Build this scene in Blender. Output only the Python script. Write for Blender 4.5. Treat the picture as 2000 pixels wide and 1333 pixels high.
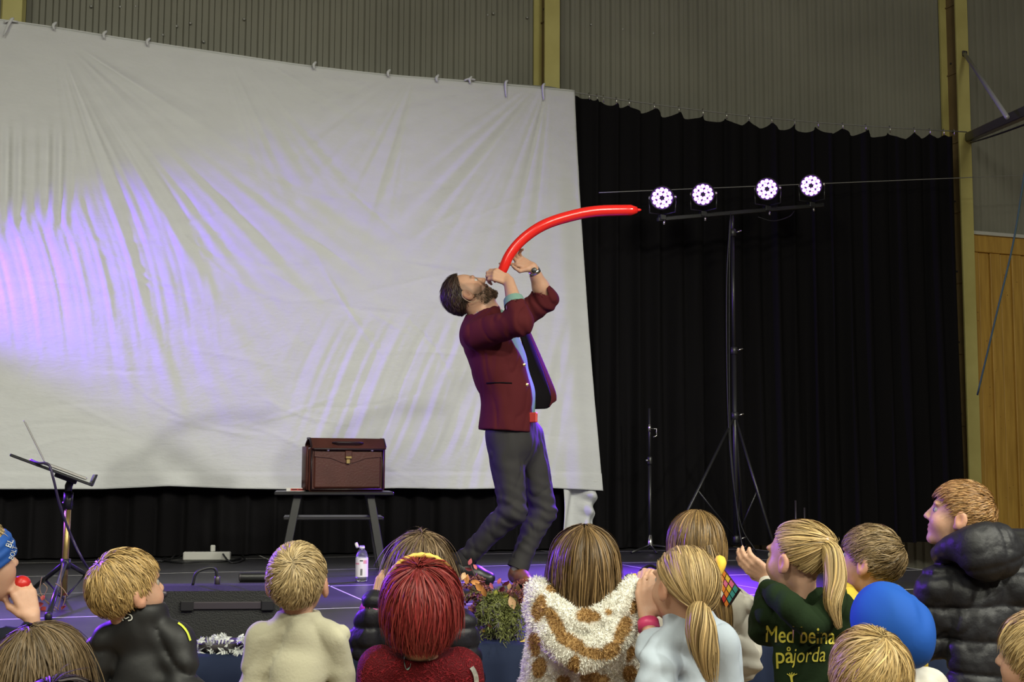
import bpy, math, random
import numpy as np
from mathutils import Matrix, Vector
for o in list(bpy.data.objects): bpy.data.objects.remove(o)
SC = bpy.context.scene
COL = SC.collection
random.seed(4); RNG = np.random.default_rng(4)
R_ = math.radians
# ------------------------------------------------------------------ camera
FPX = 2500.0
CAMP = np.array((0.0, 0.0, 1.048))
YAW, PITCH, ROLL = R_(19.8), R_(5.6), 0.005
Fh = np.array((math.sin(YAW), math.cos(YAW), 0.0)); Rh = np.array((math.cos(YAW), -math.sin(YAW), 0.0)); UP = np.array((0, 0, 1.0))
Fw = Fh*math.cos(PITCH) + UP*math.sin(PITCH)
U0 = -Fh*math.sin(PITCH) + UP*math.cos(PITCH)
Rt = Rh*math.cos(ROLL) + U0*math.sin(ROLL)
Ut = np.cross(Rt, Fw)
cam = bpy.data.cameras.new('camera'); cam.sensor_width = 36.0; cam.lens = FPX/2000*36; cam.clip_end = 200
co = bpy.data.objects.new('camera', cam); COL.objects.link(co)
mw = np.eye(4); mw[:3, 0] = Rt; mw[:3, 1] = Ut; mw[:3, 2] = -Fw; mw[:3, 3] = CAMP
co.matrix_world = Matrix(mw.tolist()); SC.camera = co
def ray(x, y): return Fw + Rt*(x-1000)/FPX + Ut*(666.5-y)/FPX
def px(x, y, d): return CAMP + ray(x, y)*d
def onz(x, y, z): r = ray(x, y); return CAMP + r*((z-CAMP[2])/r[2])
def ony(x, y, Y): r = ray(x, y); return CAMP + r*((Y-CAMP[1])/r[1])
STZ = 0.45                                   # stage top
FLZ = -0.32                                  # hall floor
YC = float(onz(970, 1079, STZ)[1]) + 0.05    # plane of the black curtain
YS = YC - 0.16                               # plane of the white sheet
YW = YC + 0.55                               # corrugated wall
# ------------------------------------------------------------------ world, lamps, exposure
W = bpy.data.worlds.new('hall'); SC.world = W; W.use_nodes = True
bg = W.node_tree.nodes['Background']; bg.inputs[0].default_value = (1.0, 0.95, 0.80, 1); bg.inputs[1].default_value = 0.075
vs = SC.view_settings; vs.view_transform = 'Standard'; vs.look = 'None'; vs.exposure = 0.14; vs.gamma = 1.0; vs.use_curve_mapping = False
def lamp(name, kind, loc, aim, energy, color, **kw):
    l = bpy.data.lights.new(name, kind); l.energy = energy; l.color = color
    for k, v in kw.items(): setattr(l, k, v)
    o = bpy.data.objects.new(name, l); COL.objects.link(o); o.location = loc
    o.rotation_euler = (Vector(aim)-Vector(loc)).to_track_quat('-Z', 'Y').to_euler()
    return o
WARM = (1.0, 0.985, 0.80)
# hall ceiling fixtures over the audience
for a, b, z, tilt, en in ((-1.8, 1.4, 4.9, 0.0, 124), (2.0, 1.4, 4.9, 0.0, 124), (-2.2, -2.6, 4.8, 1.6, 130), (2.6, -2.6, 4.8, 1.6, 200)):
    p = Fh*b + Rh*a + UP*z
    lamp('hall_ceiling_light', 'AREA', p, p - UP + Fh*tilt, en, WARM, shape='RECTANGLE', size=1.6, size_y=0.5)
# front stage wash: throws the performer's soft shadows on the sheet
hand_w = px(990, 520, 6.7)
for sx, sy, en in ((400, 850, 940), (690, 835, 580)):
    s = ony(sx, sy, YS)
    v = hand_w - s; v /= np.linalg.norm(v)
    p = hand_w + v*7.5
    lamp('front_stage_spot', 'SPOT', p, hand_w*0.45 + s*0.55 - UP*2.5 - Rh*0.4, en, (1.0, 0.985, 0.84), spot_size=R_(64), spot_blend=1.0, shadow_soft_size=0.13)
VIO = (0.20, 0.04, 1.0)
# violet wash from the wings on the left, off frame
for sx, sy, d, ax, ay, ad, en, ss in ((-480, 500, 7.1, 240, 560, 7.9, 560, 50), (-420, 560, 6.2, 640, 1180, 4.2, 950, 66), (-430, 430, 6.5, 965, 800, 6.5, 620, 24)):
    lamp('violet_side_spot', 'SPOT', px(sx, sy, d), px(ax, ay, ad), en, VIO, spot_size=R_(ss), spot_blend=0.9, shadow_soft_size=0.08)
# ------------------------------------------------------------------ helpers
def link(o, parent=None):
    COL.objects.link(o)
    if parent is not None: o.parent = parent
    return o
def tag(o, label=None, cat=None, group=None, kind=None):
    if label: o['label'] = label
    if cat: o['category'] = cat
    if group: o['group'] = group
    if kind: o['kind'] = kind
    return o
def empty(name, loc, label=None, cat=None, group=None, kind=None):
    o = bpy.data.objects.new(name, None); o.empty_display_size = 0.1; o.location = tuple(float(v) for v in loc); COL.objects.link(o)
    o['_l'] = 0; del o['_l']
    return tag(o, label, cat, group, kind)
def rootloc(parent):
    l = np.zeros(3)
    while parent is not None: l = l + np.array(parent.location); parent = parent.parent
    return l
def mesh(name, V, F, mat, parent=None, smooth=False, col=None, mats=None, midx=None):
    """V world coordinates; the object's origin is its parent's origin"""
    V = np.asarray(V, float) - rootloc(parent)
    me = bpy.data.meshes.new(name)
    if isinstance(F, np.ndarray):
        k = F.shape[1]; n = len(F)
        me.vertices.add(len(V)); me.vertices.foreach_set('co', V.astype(np.float32).ravel())
        me.loops.add(n*k); me.loops.foreach_set('vertex_index', F.astype(np.int32).ravel())
        me.polygons.add(n); me.polygons.foreach_set('loop_start', np.arange(0, n*k, k, dtype=np.int32))
        try: me.polygons.foreach_set('loop_total', np.full(n, k, dtype=np.int32))
        except Exception: pass
        me.update(calc_edges=True); me.validate()
    else:
        me.from_pydata([tuple(v) for v in V], [], [tuple(f) for f in F]); me.update()
    if smooth: me.polygons.foreach_set('use_smooth', np.ones(len(me.polygons), dtype=bool))
    for m in (mats or [mat]): me.materials.append(m)
    if midx is not None and len(midx) == len(me.polygons): me.polygons.foreach_set('material_index', np.asarray(midx, dtype=np.int32))
    if col is not None:
        a = me.color_attributes.new('Col', 'FLOAT_COLOR', 'POINT')
        c = np.ones((len(V), 4), dtype=np.float32); c[:, :3] = col; a.data.foreach_set('color', c.ravel())
    o = bpy.data.objects.new(name, me)
    return link(o, parent)
class MB:
    """collects shapes into one mesh"""
    def __init__(s): s.V = []; s.F = []; s.n = 0
    def add(s, V, F):
        V = [tuple(map(float, v)) for v in V]
        s.V += V; s.F += [tuple(i+s.n for i in f) for f in F]; s.n += len(V); return s
    def box(s, c, size, ax=None, bev=0.0):
        c = np.array(c, float); h = np.array(size, float)/2; A = np.eye(3) if ax is None else np.array(ax, float)
        if bev <= 0:
            V = [c + A.T@(h*np.array((i, j, k))) for k in (-1, 1) for j in (-1, 1) for i in (-1, 1)]
            return s.add(V, [(0, 2, 3, 1), (4, 5, 7, 6), (0, 1, 5, 4), (2, 6, 7, 3), (0, 4, 6, 2), (1, 3, 7, 5)])
        b = min(bev, h.min()*0.9); V = []; F = []; idx = {}
        for i in (-1, 1):
            for j in (-1, 1):
                for k in (-1, 1):
                    sg = np.array((i, j, k))
                    for a in range(3):
                        p = sg*(h-b); p[a] = sg[a]*h[a]; idx[(i, j, k, a)] = len(V); V.append(c + A.T@p)
        def q(*t): F.append(tuple(idx[x] for x in t))
        for a in range(3):
            o1, o2 = (a+1) % 3, (a+2) % 3
            for sa in (-1, 1):
                cyc = [(-1, -1), (1, -1), (1, 1), (-1, 1)]
                if sa < 0: cyc = cyc[::-1]
                t = []
                for u, v in cyc:
                    g = [0, 0, 0]; g[a] = sa; g[o1] = u; g[o2] = v; t.append((*g, a))
                q(*t)
            for u in (-1, 1):
                for v in (-1, 1):
                    g0 = [0, 0, 0]; g0[o1] = u; g0[o2] = v; g1 = list(g0); g0[a] = -1; g1[a] = 1
                    t = [(*g0, o1), (*g1, o1), (*g1, o2), (*g0, o2)]
                    if u*v > 0: t = t[::-1]
                    q(*t)
        for i in (-1, 1):
            for j in (-1, 1):
                for k in (-1, 1):
                    t = [(i, j, k, 0), (i, j, k, 1), (i, j, k, 2)]
                    if i*j*k < 0: t = t[::-1]
                    q(*t)
        return s.add(V, F)
    def tube(s, pts, r, n=8, cap=True):
        P = np.array([np.array(p, float) for p in pts]); m = len(P)
        r = np.full(m, r) if np.isscalar(r) else np.array(r, float)
        T = np.gradient(P, axis=0); T /= np.linalg.norm(T, axis=1)[:, None]+1e-12
        a = np.array((0, 0, 1.0)) if abs(T[0][2]) < 0.9 else np.array((1.0, 0, 0))
        V = []; 
        for i in range(m):
            a = a - T[i]*(a@T[i]); a /= np.linalg.norm(a)+1e-12; b = np.cross(T[i], a)
            for k in range(n):
                t = 2*math.pi*k/n; V.append(P[i] + r[i]*(math.cos(t)*a + math.sin(t)*b))
        F = [(i*n+k, i*n+(k+1) % n, (i+1)*n+(k+1) % n, (i+1)*n+k) for i in range(m-1) for k in range(n)]
        if cap: F += [tuple(range(n))[::-1], tuple((m-1)*n+k for k in range(n))]
        return s.add(V, F)
    def lathe(s, base, axis, prof, n=20, cap=True):
        """prof: list of (r, h) along axis"""
        axis = np.array(axis, float); axis /= np.linalg.norm(axis)
        a = np.array((0, 0, 1.0)) if abs(axis[2]) < 0.9 else np.array((1.0, 0, 0))
        a = a - axis*(a@axis); a /= np.linalg.norm(a); b = np.cross(axis, a); base = np.array(base, float)
        V = [base + axis*h + r*(math.cos(2*math.pi*k/n)*a + math.sin(2*math.pi*k/n)*b) for r, h in prof for k in range(n)]
        m = len(prof)
        F = [(i*n+k, i*n+(k+1) % n, (i+1)*n+(k+1) % n, (i+1)*n+k) for i in range(m-1) for k in range(n)]
        if cap: F += [tuple(range(n))[::-1], tuple((m-1)*n+k for k in range(n))]
        return s.add(V, F)
    def grid(s, G):
        """G array (m, n, 3)"""
        m, n = G.shape[:2]
        return s.add(G.reshape(-1, 3), [(i*n+j, i*n+j+1, (i+1)*n+j+1, (i+1)*n+j) for i in range(m-1) for j in range(n-1)])
    def prism(s, poly, ax, depth, c):
        """poly 2-D points in axes ax[0], ax[1]; extruded both ways along ax[2]"""
        A = np.array(ax, float); c = np.array(c, float); n = len(poly)
        V = [c + A[0]*u + A[1]*v + A[2]*w for w in (-depth/2, depth/2) for u, v in poly]
        F = [tuple(range(n))[::-1], tuple(range(n, 2*n))] + [(i, (i+1) % n, n+(i+1) % n, n+i) for i in range(n)]
        return s.add(V, F)
    def build(s, name, mat, parent=None, smooth=False):
        return mesh(name, s.V, s.F, mat, parent, smooth)
def spline(pts, n):
    """Catmull-Rom through points"""
    P = np.array(pts, float); m = len(P)
    Q = np.vstack([2*P[0]-P[1], P, 2*P[-1]-P[-2]])
    t = np.linspace(0, m-1-1e-9, n); i = t.astype(int); f = (t-i)[:, None]
    a, b, c, d = Q[i], Q[i+1], Q[i+2], Q[i+3]
    return 0.5*(2*b + (c-a)*f + (2*a-5*b+4*c-d)*f**2 + (3*b-a-3*c+d)*f**3)
def mat(name, color, rough=0.6, metal=0.0, spec=0.5, noise=0.0, nscale=20.0, bump=0.0, bscale=80.0, emit=None, estr=0.0, color2=None, attr=False, sheen=0.0, trans=0.0, alpha=1.0, stretch=None, sss=0.0):
    m = bpy.data.materials.new(name); m.use_nodes = True; nt = m.node_tree; b = nt.nodes['Principled BSDF']
    b.inputs['Base Color'].default_value = (*color, 1); b.inputs['Roughness'].default_value = rough; b.inputs['Metallic'].default_value = metal
    b.inputs['Specular IOR Level'].default_value = spec; b.inputs['Transmission Weight'].default_value = trans; b.inputs['Alpha'].default_value = alpha
    if sheen: b.inputs['Sheen Weight'].default_value = sheen; b.inputs['Sheen Roughness'].default_value = 0.6
    if sss: b.inputs['Subsurface Weight'].default_value = sss; b.inputs['Subsurface Radius'].default_value = (0.012, 0.005, 0.003); b.inputs['Subsurface Scale'].default_value = 0.6
    if emit: b.inputs['Emission Color'].default_value = (*emit, 1); b.inputs['Emission Strength'].default_value = estr
    tc = nt.nodes.new('ShaderNodeTexCoord'); vec = tc.outputs['Object']
    if stretch:
        mp = nt.nodes.new('ShaderNodeMapping'); mp.inputs['Scale'].default_value = stretch; nt.links.new(vec, mp.inputs[0]); vec = mp.outputs[0]
    src = None
    if attr:
        at = nt.nodes.new('ShaderNodeAttribute'); at.attribute_name = 'Col'; src = at.outputs['Color']
    if noise or color2:
        n = nt.nodes.new('ShaderNodeTexNoise'); n.inputs['Scale'].default_value = nscale; n.inputs['Detail'].default_value = 4; nt.links.new(vec, n.inputs['Vector'])
        mx = nt.nodes.new('ShaderNodeMix'); mx.data_type = 'RGBA'
        rp = nt.nodes.new('ShaderNodeMapRange'); rp.inputs[1].default_value = 0.35; rp.inputs[2].default_value = 0.65; nt.links.new(n.outputs[0], rp.inputs[0]); nt.links.new(rp.outputs[0], mx.inputs[0])
        c2 = color2 or tuple(c*(1-noise) for c in color)
        if src is not None:
            mx.blend_type = 'MULTIPLY'; mx.inputs[0].default_value = 1.0; nt.links.new(src, mx.inputs[6])
            r2 = nt.nodes.new('ShaderNodeMapRange'); r2.inputs[3].default_value = 1-noise; nt.links.new(n.outputs[0], r2.inputs[0])
            for l in list(mx.inputs[0].links): nt.links.remove(l)
            mx.inputs[0].default_value = 1.0; nt.links.new(r2.outputs[0], mx.inputs[7])
        else:
            mx.inputs[6].default_value = (*color, 1); mx.inputs[7].default_value = (*c2, 1)
        src = mx.outputs[2]
    if src is not None: nt.links.new(src, b.inputs['Base Color'])
    if bump:
        n = nt.nodes.new('ShaderNodeTexNoise'); n.inputs['Scale'].default_value = bscale; n.inputs['Detail'].default_value = 5; nt.links.new(vec, n.inputs['Vector'])
        bp = nt.nodes.new('ShaderNodeBump'); bp.inputs['Strength'].default_value = bump; bp.inputs['Distance'].default_value = 0.01
        nt.links.new(n.outputs[0], bp.inputs['Height']); nt.links.new(bp.outputs[0], b.inputs['Normal'])
    return m
_WV = {}
def wavy(P, freq, seed, octaves=3):
    """cheap smooth noise in about -1..1"""
    key = (seed, octaves)
    if key not in _WV:
        r = np.random.default_rng(seed); prm = []
        for o in range(octaves):
            for k in range(4):
                v = r.normal(size=3); w = r.normal(size=3); prm.append((o, v/np.linalg.norm(v), w/np.linalg.norm(w), r.uniform(0, 6.28), r.uniform(0, 6.28)))
        _WV[key] = prm
    out = np.zeros(len(P))
    for o, v, w, a, b in _WV[key]:
        f = freq*2**o; out += 0.5**(o+1)*np.sin(P@(v*(f*6.283)) + a + 1.3*np.sin(P@(w*(f*4.0)) + b))
    return out/(2-0.5**(octaves-1))/1.4
def sm(a, b, x):
    t = np.clip((x-a)/(b-a), 0, 1); return t*t*(3-2*t)
# ------------------------------------------------------------------ materials of the place
M_STAGE = mat('stage_vinyl', (0.040, 0.039, 0.042), 0.40, spec=0.5, noise=0.35, nscale=3, bump=0.05, bscale=60)
M_ALU = mat('aluminium_edge', (0.66, 0.65, 0.63), 0.5, metal=0.1)
M_BLACKWOOD = mat('black_board', (0.012, 0.012, 0.012), 0.6)
M_CURT = mat('black_curtain_cloth', (0.0070, 0.0064, 0.0075), 0.95, spec=0.12, bump=0.2, bscale=300)
M_SHEET = mat('white_sheet_cotton', (0.665, 0.675, 0.69), 0.9, spec=0.12, noise=0.04, nscale=6, bump=0.34, bscale=26, stretch=(0.8, 1, 1.9))
M_CORR = mat('grey_corrugated_steel', (0.275, 0.270, 0.225), 0.55, metal=0.0, noise=0.14, nscale=1.3, spec=0.4)
M_YEL = mat('chipped_yellow_paint', (0.60, 0.54, 0.20), 0.55, color2=(0.50, 0.44, 0.15), nscale=3.0)
M_BROWNWEB = mat('brown_plate', (0.22, 0.15, 0.07), 0.7, noise=0.2, nscale=4)
M_PINE = mat('stained_pine', (0.62, 0.37, 0.075), 0.5, color2=(0.48, 0.27, 0.05), nscale=5, stretch=(6, 6, 0.5), bump=0.1)
M_KNOT = mat('pine_knot', (0.12, 0.05, 0.015), 0.6)
M_WHITEP = mat('white_paint', (0.6, 0.6, 0.56), 0.5)
M_FLOOR = mat('hall_floor', (0.30, 0.20, 0.11), 0.4, noise=0.2, nscale=4, stretch=(1, 12, 1))
M_BLK = mat('black_painted_metal', (0.014, 0.014, 0.015), 0.38, metal=0.0, spec=0.6)
M_BLKM = mat('black_matte', (0.010, 0.010, 0.010), 0.8)
M_CHROME = mat('bright_metal', (0.75, 0.74, 0.72), 0.22, metal=1.0)
M_DKMET = mat('dark_metal', (0.07, 0.06, 0.07), 0.4, metal=0.5)
M_STEEL = mat('galvanised', (0.42, 0.42, 0.40), 0.5, metal=0.4)
M_RUB = mat('black_rubber', (0.010, 0.010, 0.011), 0.5)
M_WIRE = mat('steel_wire', (0.32, 0.32, 0.30), 0.5, metal=0.3)
EX, EY, EZ = np.eye(3)
# ------------------------------------------------------------------ floor, walls
MB().box((2.5, 3.0, FLZ-0.05), (26, 22, 0.1)).build('floor', M_FLOOR)['kind'] = 'structure'
XL = float(ony(-500, 100, YW)[0]); XR = float(ony(2350, 100, YW)[0])
def corrugated(name, x0, x1, z0, z1, y):
    per = 0.088; xs = []; ys = []
    x = x0
    while x < x1:
        for dx, dy in ((0, 0), (0.030, 0), (0.040, 0.022), (0.078, 0.022)): xs.append(x+dx); ys.append(y+dy)
        x += per
    xs = np.array(xs); ys = np.array(ys)
    G = np.zeros((2, len(xs), 3)); G[:, :, 0] = xs; G[:, :, 1] = ys; G[0, :, 2] = z0; G[1, :, 2] = z1
    o = MB().grid(G).build(name, M_CORR); o['kind'] = 'structure'; return o
wall = corrugated('wall_back', XL, XR, FLZ, 7.5, YW)
# rivet heads on the sheeting
for (x, y) in ((178, 12), (235, 13), (265, 12), (345, 51), (372, 45), (318, 68), (398, 81), (477, 37), (964, 26), (1030, 34), (1155, 48), (1217, 57), (1277, 65), (953, 29)):
    p = ony(x, y, YW)
    MB().lathe(p + EY*0.004, -EY, [(0.011, 0), (0.010, 0.005), (0.004, 0.008)], 8).build('rivet', M_STEEL, wall, True)
# steel columns: I-section, flanges parallel to the wall
def column(xpx, ypx, label):
    c = ony(xpx, ypx, YW-0.22); x = float(c[0])
    e = empty('steel_column', (x, YW-0.14, FLZ), label, 'column', kind='structure')
    MB().box((x, YW-0.22, 3.75+FLZ/2), (0.125, 0.022, 7.5-FLZ), bev=0.003).build('front_flange', M_YEL, e)
    MB().box((x, YW-0.03, 3.75+FLZ/2), (0.16, 0.02, 7.5-FLZ)).build('back_flange', M_YEL, e)
    MB().box((x, YW-0.125, 3.75+FLZ/2), (0.03, 0.17, 7.5-FLZ)).build('web', M_BROWNWEB, e)
    for z in np.arange(0.8, 7.0, 0.62):
        MB().box((x-0.02, YW-0.125, z), (0.012, 0.165, 0.012)).build('stiffener', M_BROWNWEB, e)
        MB().lathe((x-0.015, YW-0.09, z+0.10), -EX, [(0.009, 0), (0.009, 0.008), (0.003, 0.01)], 8).build('bolt', M_DKMET, e)
    return e
col3 = column(1885, 300, 'pale yellow steel column at the right end of the black curtain')
column(1078, 80, 'pale yellow steel column rising behind the sheet near its right end')
column(24, 20, 'pale yellow steel column above the far left corner of the sheet')
# pine cladding right of the column
pz = float(ony(1930, 462, YW-0.06)[2])
x0 = float(ony(1899, 700, YW-0.06)[0])
clad = empty('wall_cladding', (x0, YW-0.05, FLZ), 'vertical yellow pine board cladding right of the yellow column', 'cladding', kind='structure')
MB().box((x0+1.5, YW-0.06, pz+0.015), (3.0, 0.10, 0.03)).build('white_ledge', M_WHITEP, clad)
MB().box((x0+1.5, YW-0.06, pz-0.075), (3.0, 0.045, 0.15), bev=0.004).build('top_board', M_PINE, clad)
x = x0-0.02; i = 0
while x < x0+2.9:
    w = 0.118
    MB().box((x+w/2, YW-0.055+(0.012 if i % 2 else 0), (pz-0.15+FLZ)/2), (w-0.012, 0.024, pz-0.15-FLZ), bev=0.004).build('board', M_PINE, clad)
    for k in range(7):
        p = (x+w/2+random.uniform(-0.035, 0.035), YW-0.0672+(0.012 if i % 2 else 0), random.uniform(0.3, pz-0.25))
        MB().lathe((p[0], p[1]+0.0005, p[2]), -EY, [(random.uniform(0.004, 0.008), 0), (0.001, 0.0007)], 7).build('knot', M_KNOT, clad)
    x += w; i += 1
MB().box((x0+1.5, YW-0.025, (pz+FLZ)/2), (3.0, 0.03, pz-FLZ)).build('backing_board', M_PINE, clad)
# folding arm of wall-mounted gym equipment, with its stay rod and cable
pa = ony(1893, 268, YW-0.24); pb = px(2120, 168, 7.4)
arm = empty('gym_arm', pa, 'dark square steel arm reaching out from the right column', 'beam')
t = pb-pa; L = np.linalg.norm(t); t /= L; s_ = np.cross(t, EZ); s_ /= np.linalg.norm(s_); u_ = np.cross(s_, t)
MB().box((pa+pb)/2, (L, 0.07, 0.075), (t, s_, u_), 0.006).build('arm', M_DKMET, arm)
q = px(1967, 229, 8.95); r0 = ony(1884, 105, YW-0.235)
MB().tube([r0, q], 0.017, 10).build('stay_rod', M_STEEL, arm, True)
MB().box(r0, (0.05, 0.02, 0.05), bev=0.004).build('bracket', M_DKMET, arm)
MB().tube(spline([ony(1896, 279, YW-0.24), px(1950, 262, 8.9), px(2060, 222, 7.8)], 16), 0.007, 6).build('cable', M_RUB, arm, True)
# wires and rope
tag(MB().tube(spline([ony(1170, 376.5, YC-0.28), ony(1600, 359, YC-0.26), ony(2000, 342.5, YC-0.2), ony(2150, 336, YC-0.2)], 30), 0.0035, 5).build('tension_wire', M_WIRE, None, True), 'thin steel wire stretched level across the front of the four violet lamps', 'wire')
M_TEAL = mat('teal_rope', (0.06, 0.11, 0.12), 0.8)
tag(MB().tube(spline([px(2004, 320, 8.2), px(1980, 470, 8.3), px(1945, 620, 8.4), px(1909, 772, 8.6)], 24), 0.0065, 6).build('rope', M_TEAL, None, True), 'teal rope hanging slack in front of the pine boards', 'rope')
# ------------------------------------------------------------------ stage of 2 x 1 m decks
RX, RY_ = None, None
pf = onz(690, 1143.8, STZ)       # a seam parallel to the wall
sy0 = float(pf[1])
px0 = float(onz(670, 1156, STZ)[0])   # a seam across
xr = float(onz(1776, 1110, STZ)[0])
YB = YC + 0.25
stage = empty('stage', (px0, sy0, FLZ), 'low black stage of joined decks with pale metal seams', 'stage')
STAGE_FRONT = sy0 - 2.0
rows = [(STAGE_FRONT + k, STAGE_FRONT + k + 1) for k in range(0, 6) if STAGE_FRONT + k < YB]
cols = [px0 + 2*k for k in range(-4, 4)]
cols = [c for c in cols if c < xr]
for (a, b) in rows:
    b = min(b, YB)
    for c in cols:
        e1 = min(c+2, xr)
        if e1-c < 0.2: continue
        dk = MB().box(((c+e1)/2, (a+b)/2, STZ-0.03), (e1-c-0.010, b-a-0.026, 0.06), bev=0.002).build('stage_deck', M_STAGE, stage)
        fr = MB()
        fr.box(((c+e1)/2, a, STZ-0.033), (e1-c, 0.0265, 0.064)); fr.box((c, (a+b)/2, STZ-0.033), (0.0105, b-a, 0.064))
        fr.build('deck_edge', M_ALU, dk)
MB().box((xr, (STAGE_FRONT+YB)/2, STZ-0.033), (0.012, YB-STAGE_FRONT, 0.066)).build('edge_profile', M_ALU, stage)
for c in cols + [xr-0.1]:
    for (a, b) in rows: MB().box((c+0.05, a+0.05, (STZ-0.06+FLZ)/2), (0.05, 0.05, STZ-0.06-FLZ)).build('stage_leg', M_BLK, stage)
# ------------------------------------------------------------------ curtains
def topz(pts):
    P = np.array([ony(x, y, YC) for x, y in pts]); return lambda X: np.interp(X, P[:, 0], P[:, 2])
wire_pts = [(-200, 16), (20, 44), (300, 85), (600, 127), (900, 158), (1075, 170), (1126, 181), (1200, 193), (1300, 207), (1450, 226), (1600, 240), (1750, 250), (1888, 258), (2000, 262)]
wz = topz(wire_pts)
P = np.array([ony(x, y, YC) for x, y in wire_pts])
tag(MB().tube(P[4:13], 0.005, 6).build('curtain_wire', M_WIRE, None, True), 'thin steel wire sagging between the columns above the black curtain', 'wire')
def curtain(name, xa, xb, ztop, zbot, label, per=0.17, amp=0.045, seed=1, hooks=None):
    n = int((xb-xa)/0.012); X = np.linspace(xa, xb, n); r = np.random.default_rng(seed)
    m = 46; G = np.zeros((m, n, 3))
    ph = np.cumsum(r.uniform(0.75, 1.25, n))/n*((xb-xa)/per)*2*math.pi/1.0
    for i, t in enumerate(np.linspace(0, 1, m)):
        zt = ztop(X)
        z = zt*(1-t) + zbot*t
        a = amp*(0.55+0.45*t)
        wob = np.sin(ph + 0.5*math.sin(3*t+1))*a + 0.35*a*np.sin(ph*0.43 + 1.7*t) + 0.2*a*np.sin(ph*2.1+t*2)
        G[i, :, 0] = X + 0.012*np.sin(ph*0.9+2*t); G[i, :, 1] = YC + wob; G[i, :, 2] = z
    e = empty(name, ((xa+xb)/2, YC, zbot), label, 'curtain')
    MB().grid(G).build('cloth', M_CURT, e, True)
    return e
xa = float(ony(1095, 500, YC)[0]); xb = float(ony(1868, 500, YC)[0])
hk = []
for x in (1150, 1165, 1178, 1203, 1228, 1277, 1325, 1372, 1418, 1462, 1506, 1551, 1597, 1645, 1690, 1737, 1785, 1815, 1842, 1862):
    y = np.interp(x, [w[0] for w in wire_pts], [w[1] for w in wire_pts]); hk.append(ony(x, y, YC))
HX = np.array([h[0] for h in hk])
def scallop(X):
    z = wz(X) - 0.030
    i = np.clip(np.searchsorted(HX, X)-1, 0, len(HX)-2); f = np.clip((X-HX[i])/(HX[i+1]-HX[i]), 0, 1)
    return z - 0.28*(HX[i+1]-HX[i])*np.sin(f*math.pi)**0.8*0.9
c_r = curtain('stage_curtain', xa, xb, scallop, STZ+0.012, 'tall black stage curtain hanging behind the four violet lamps', seed=3)
for h in hk:
    MB().tube([h+EZ*0.008+EY*0.004, h+EZ*0.012-EY*0.006, h-EY*0.012-EZ*0.01, h-EY*0.012-EZ*0.045], 0.0042, 6).build('hook', M_CHROME, c_r, True)
curtain('stage_curtain', float(ony(-420, 1000, YC)[0]), xa+0.02, lambda X: wz(X)-0.35, STZ+0.012, 'black curtain showing below the white sheet along the stage', seed=8, amp=0.03)
# ------------------------------------------------------------------ white sheet
NX, NZ = 420, 240
top_px = [(-260, 4), (0, 40), (120, 57), (250, 78), (450, 108), (600, 130), (760, 148), (900, 159), (1000, 168), (1060, 173), (1122, 179)]
bot_px = [(-260, 952), (0, 956), (200, 956), (330, 950), (460, 955), (600, 957), (780, 954), (900, 956), (1060, 953), (1178, 959)]
S = np.linspace(0, 1, NX)
def curve_at(pts, x):
    a = np.array(pts); return np.interp(x, a[:, 0], a[:, 1])
PXg = np.zeros((NZ, NX)); PYg = np.zeros((NZ, NX))
for i, t in enumerate(np.linspace(0, 1, NZ)):
    xright = 1122 + 12*t + 44*t**1.3
    xs = -260 + (xright+260)*S
    PXg[i] = xs; PYg[i] = curve_at(top_px, xs*1122/xright)*(1-t) + curve_at(bot_px, xs*1178/xright)*t
A = PXg; B = PYg
def n1(x, seed):
    r = np.random.default_rng(seed); return sum(a*np.sin(x*f*r.uniform(0.8, 1.25) + r.uniform(0, 6.28)) for f, a in ((1, 0.5), (1.9, 0.5), (3.3, 0.35), (5.1, 0.2)))
def fan(cx, cy, a0, a1, k, r0, r1, amp, seed):
    dx = A-cx; dy = B-cy; r = np.hypot(dx, dy); th = np.degrees(np.arctan2(dy, dx))
    w = sm(a0-10, a0+8, th)*(1-sm(a1-8, a1+10, th))*sm(r0*0.4, r0, r)*(1-sm(r1*0.45, r1, r))
    return amp*w*n1(np.radians(th)*k*3.2, seed)*(0.65+0.35*np.sin(r*0.011 + 9*np.radians(th) + seed))
D = np.zeros_like(A)
D += fan(105, 62, 30, 80, 6, 110, 1050, 0.015, 1)
D += fan(420, 60, 15, 75, 6, 120, 520, 0.006, 2)
D += fan(1075, 140, 95, 168, 6, 60, 560, 0.007, 3)
D += fan(820, 120, 100, 165, 6, 60, 420, 0.005, 14)
msk = (1-sm(110, 190, A))*sm(215, 300, B)*(1-sm(360, 480, B)); D += 0.014*msk*np.sin(A*6.283/26 + 0.004*B)*(0.7+0.3*np.sin(A*0.07))
msk = (1-sm(250, 520, A))*sm(330, 450, B)*(1-sm(560, 760, B)); D += 0.0035*msk*n1((A*0.96-B*0.25)*6.283/70 + 1.5*np.sin(B*0.009), 21)
msk = sm(520, 700, A)*(1-sm(960, 1000, A))*sm(580, 720, B)*(1-sm(860, 930, B)); D += 0.008*msk*n1((A*0.86+B*0.46)*6.283/95 + 0.8*np.sin(B*0.012), 22)
msk = sm(1050, 1140, A)*sm(250, 500, B); D += 0.012*msk*np.sin((A - 0.085*B)*6.283/70 + 1.4)
msk = sm(820, 900, A)*(1-sm(1100, 1140, A))*sm(560, 700, B); D += 0.006*msk*n1((A+0.22*B)*6.283/110, 23)
Pn = np.stack([A.ravel()/1000, B.ravel()/1000, 0*A.ravel()], 1)
D += 0.010*wavy(Pn, 1.6, 5, 2).reshape(A.shape) + 0.0022*wavy(Pn*np.array((1, 1.5, 1)), 9, 6, 3).reshape(A.shape)
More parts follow.
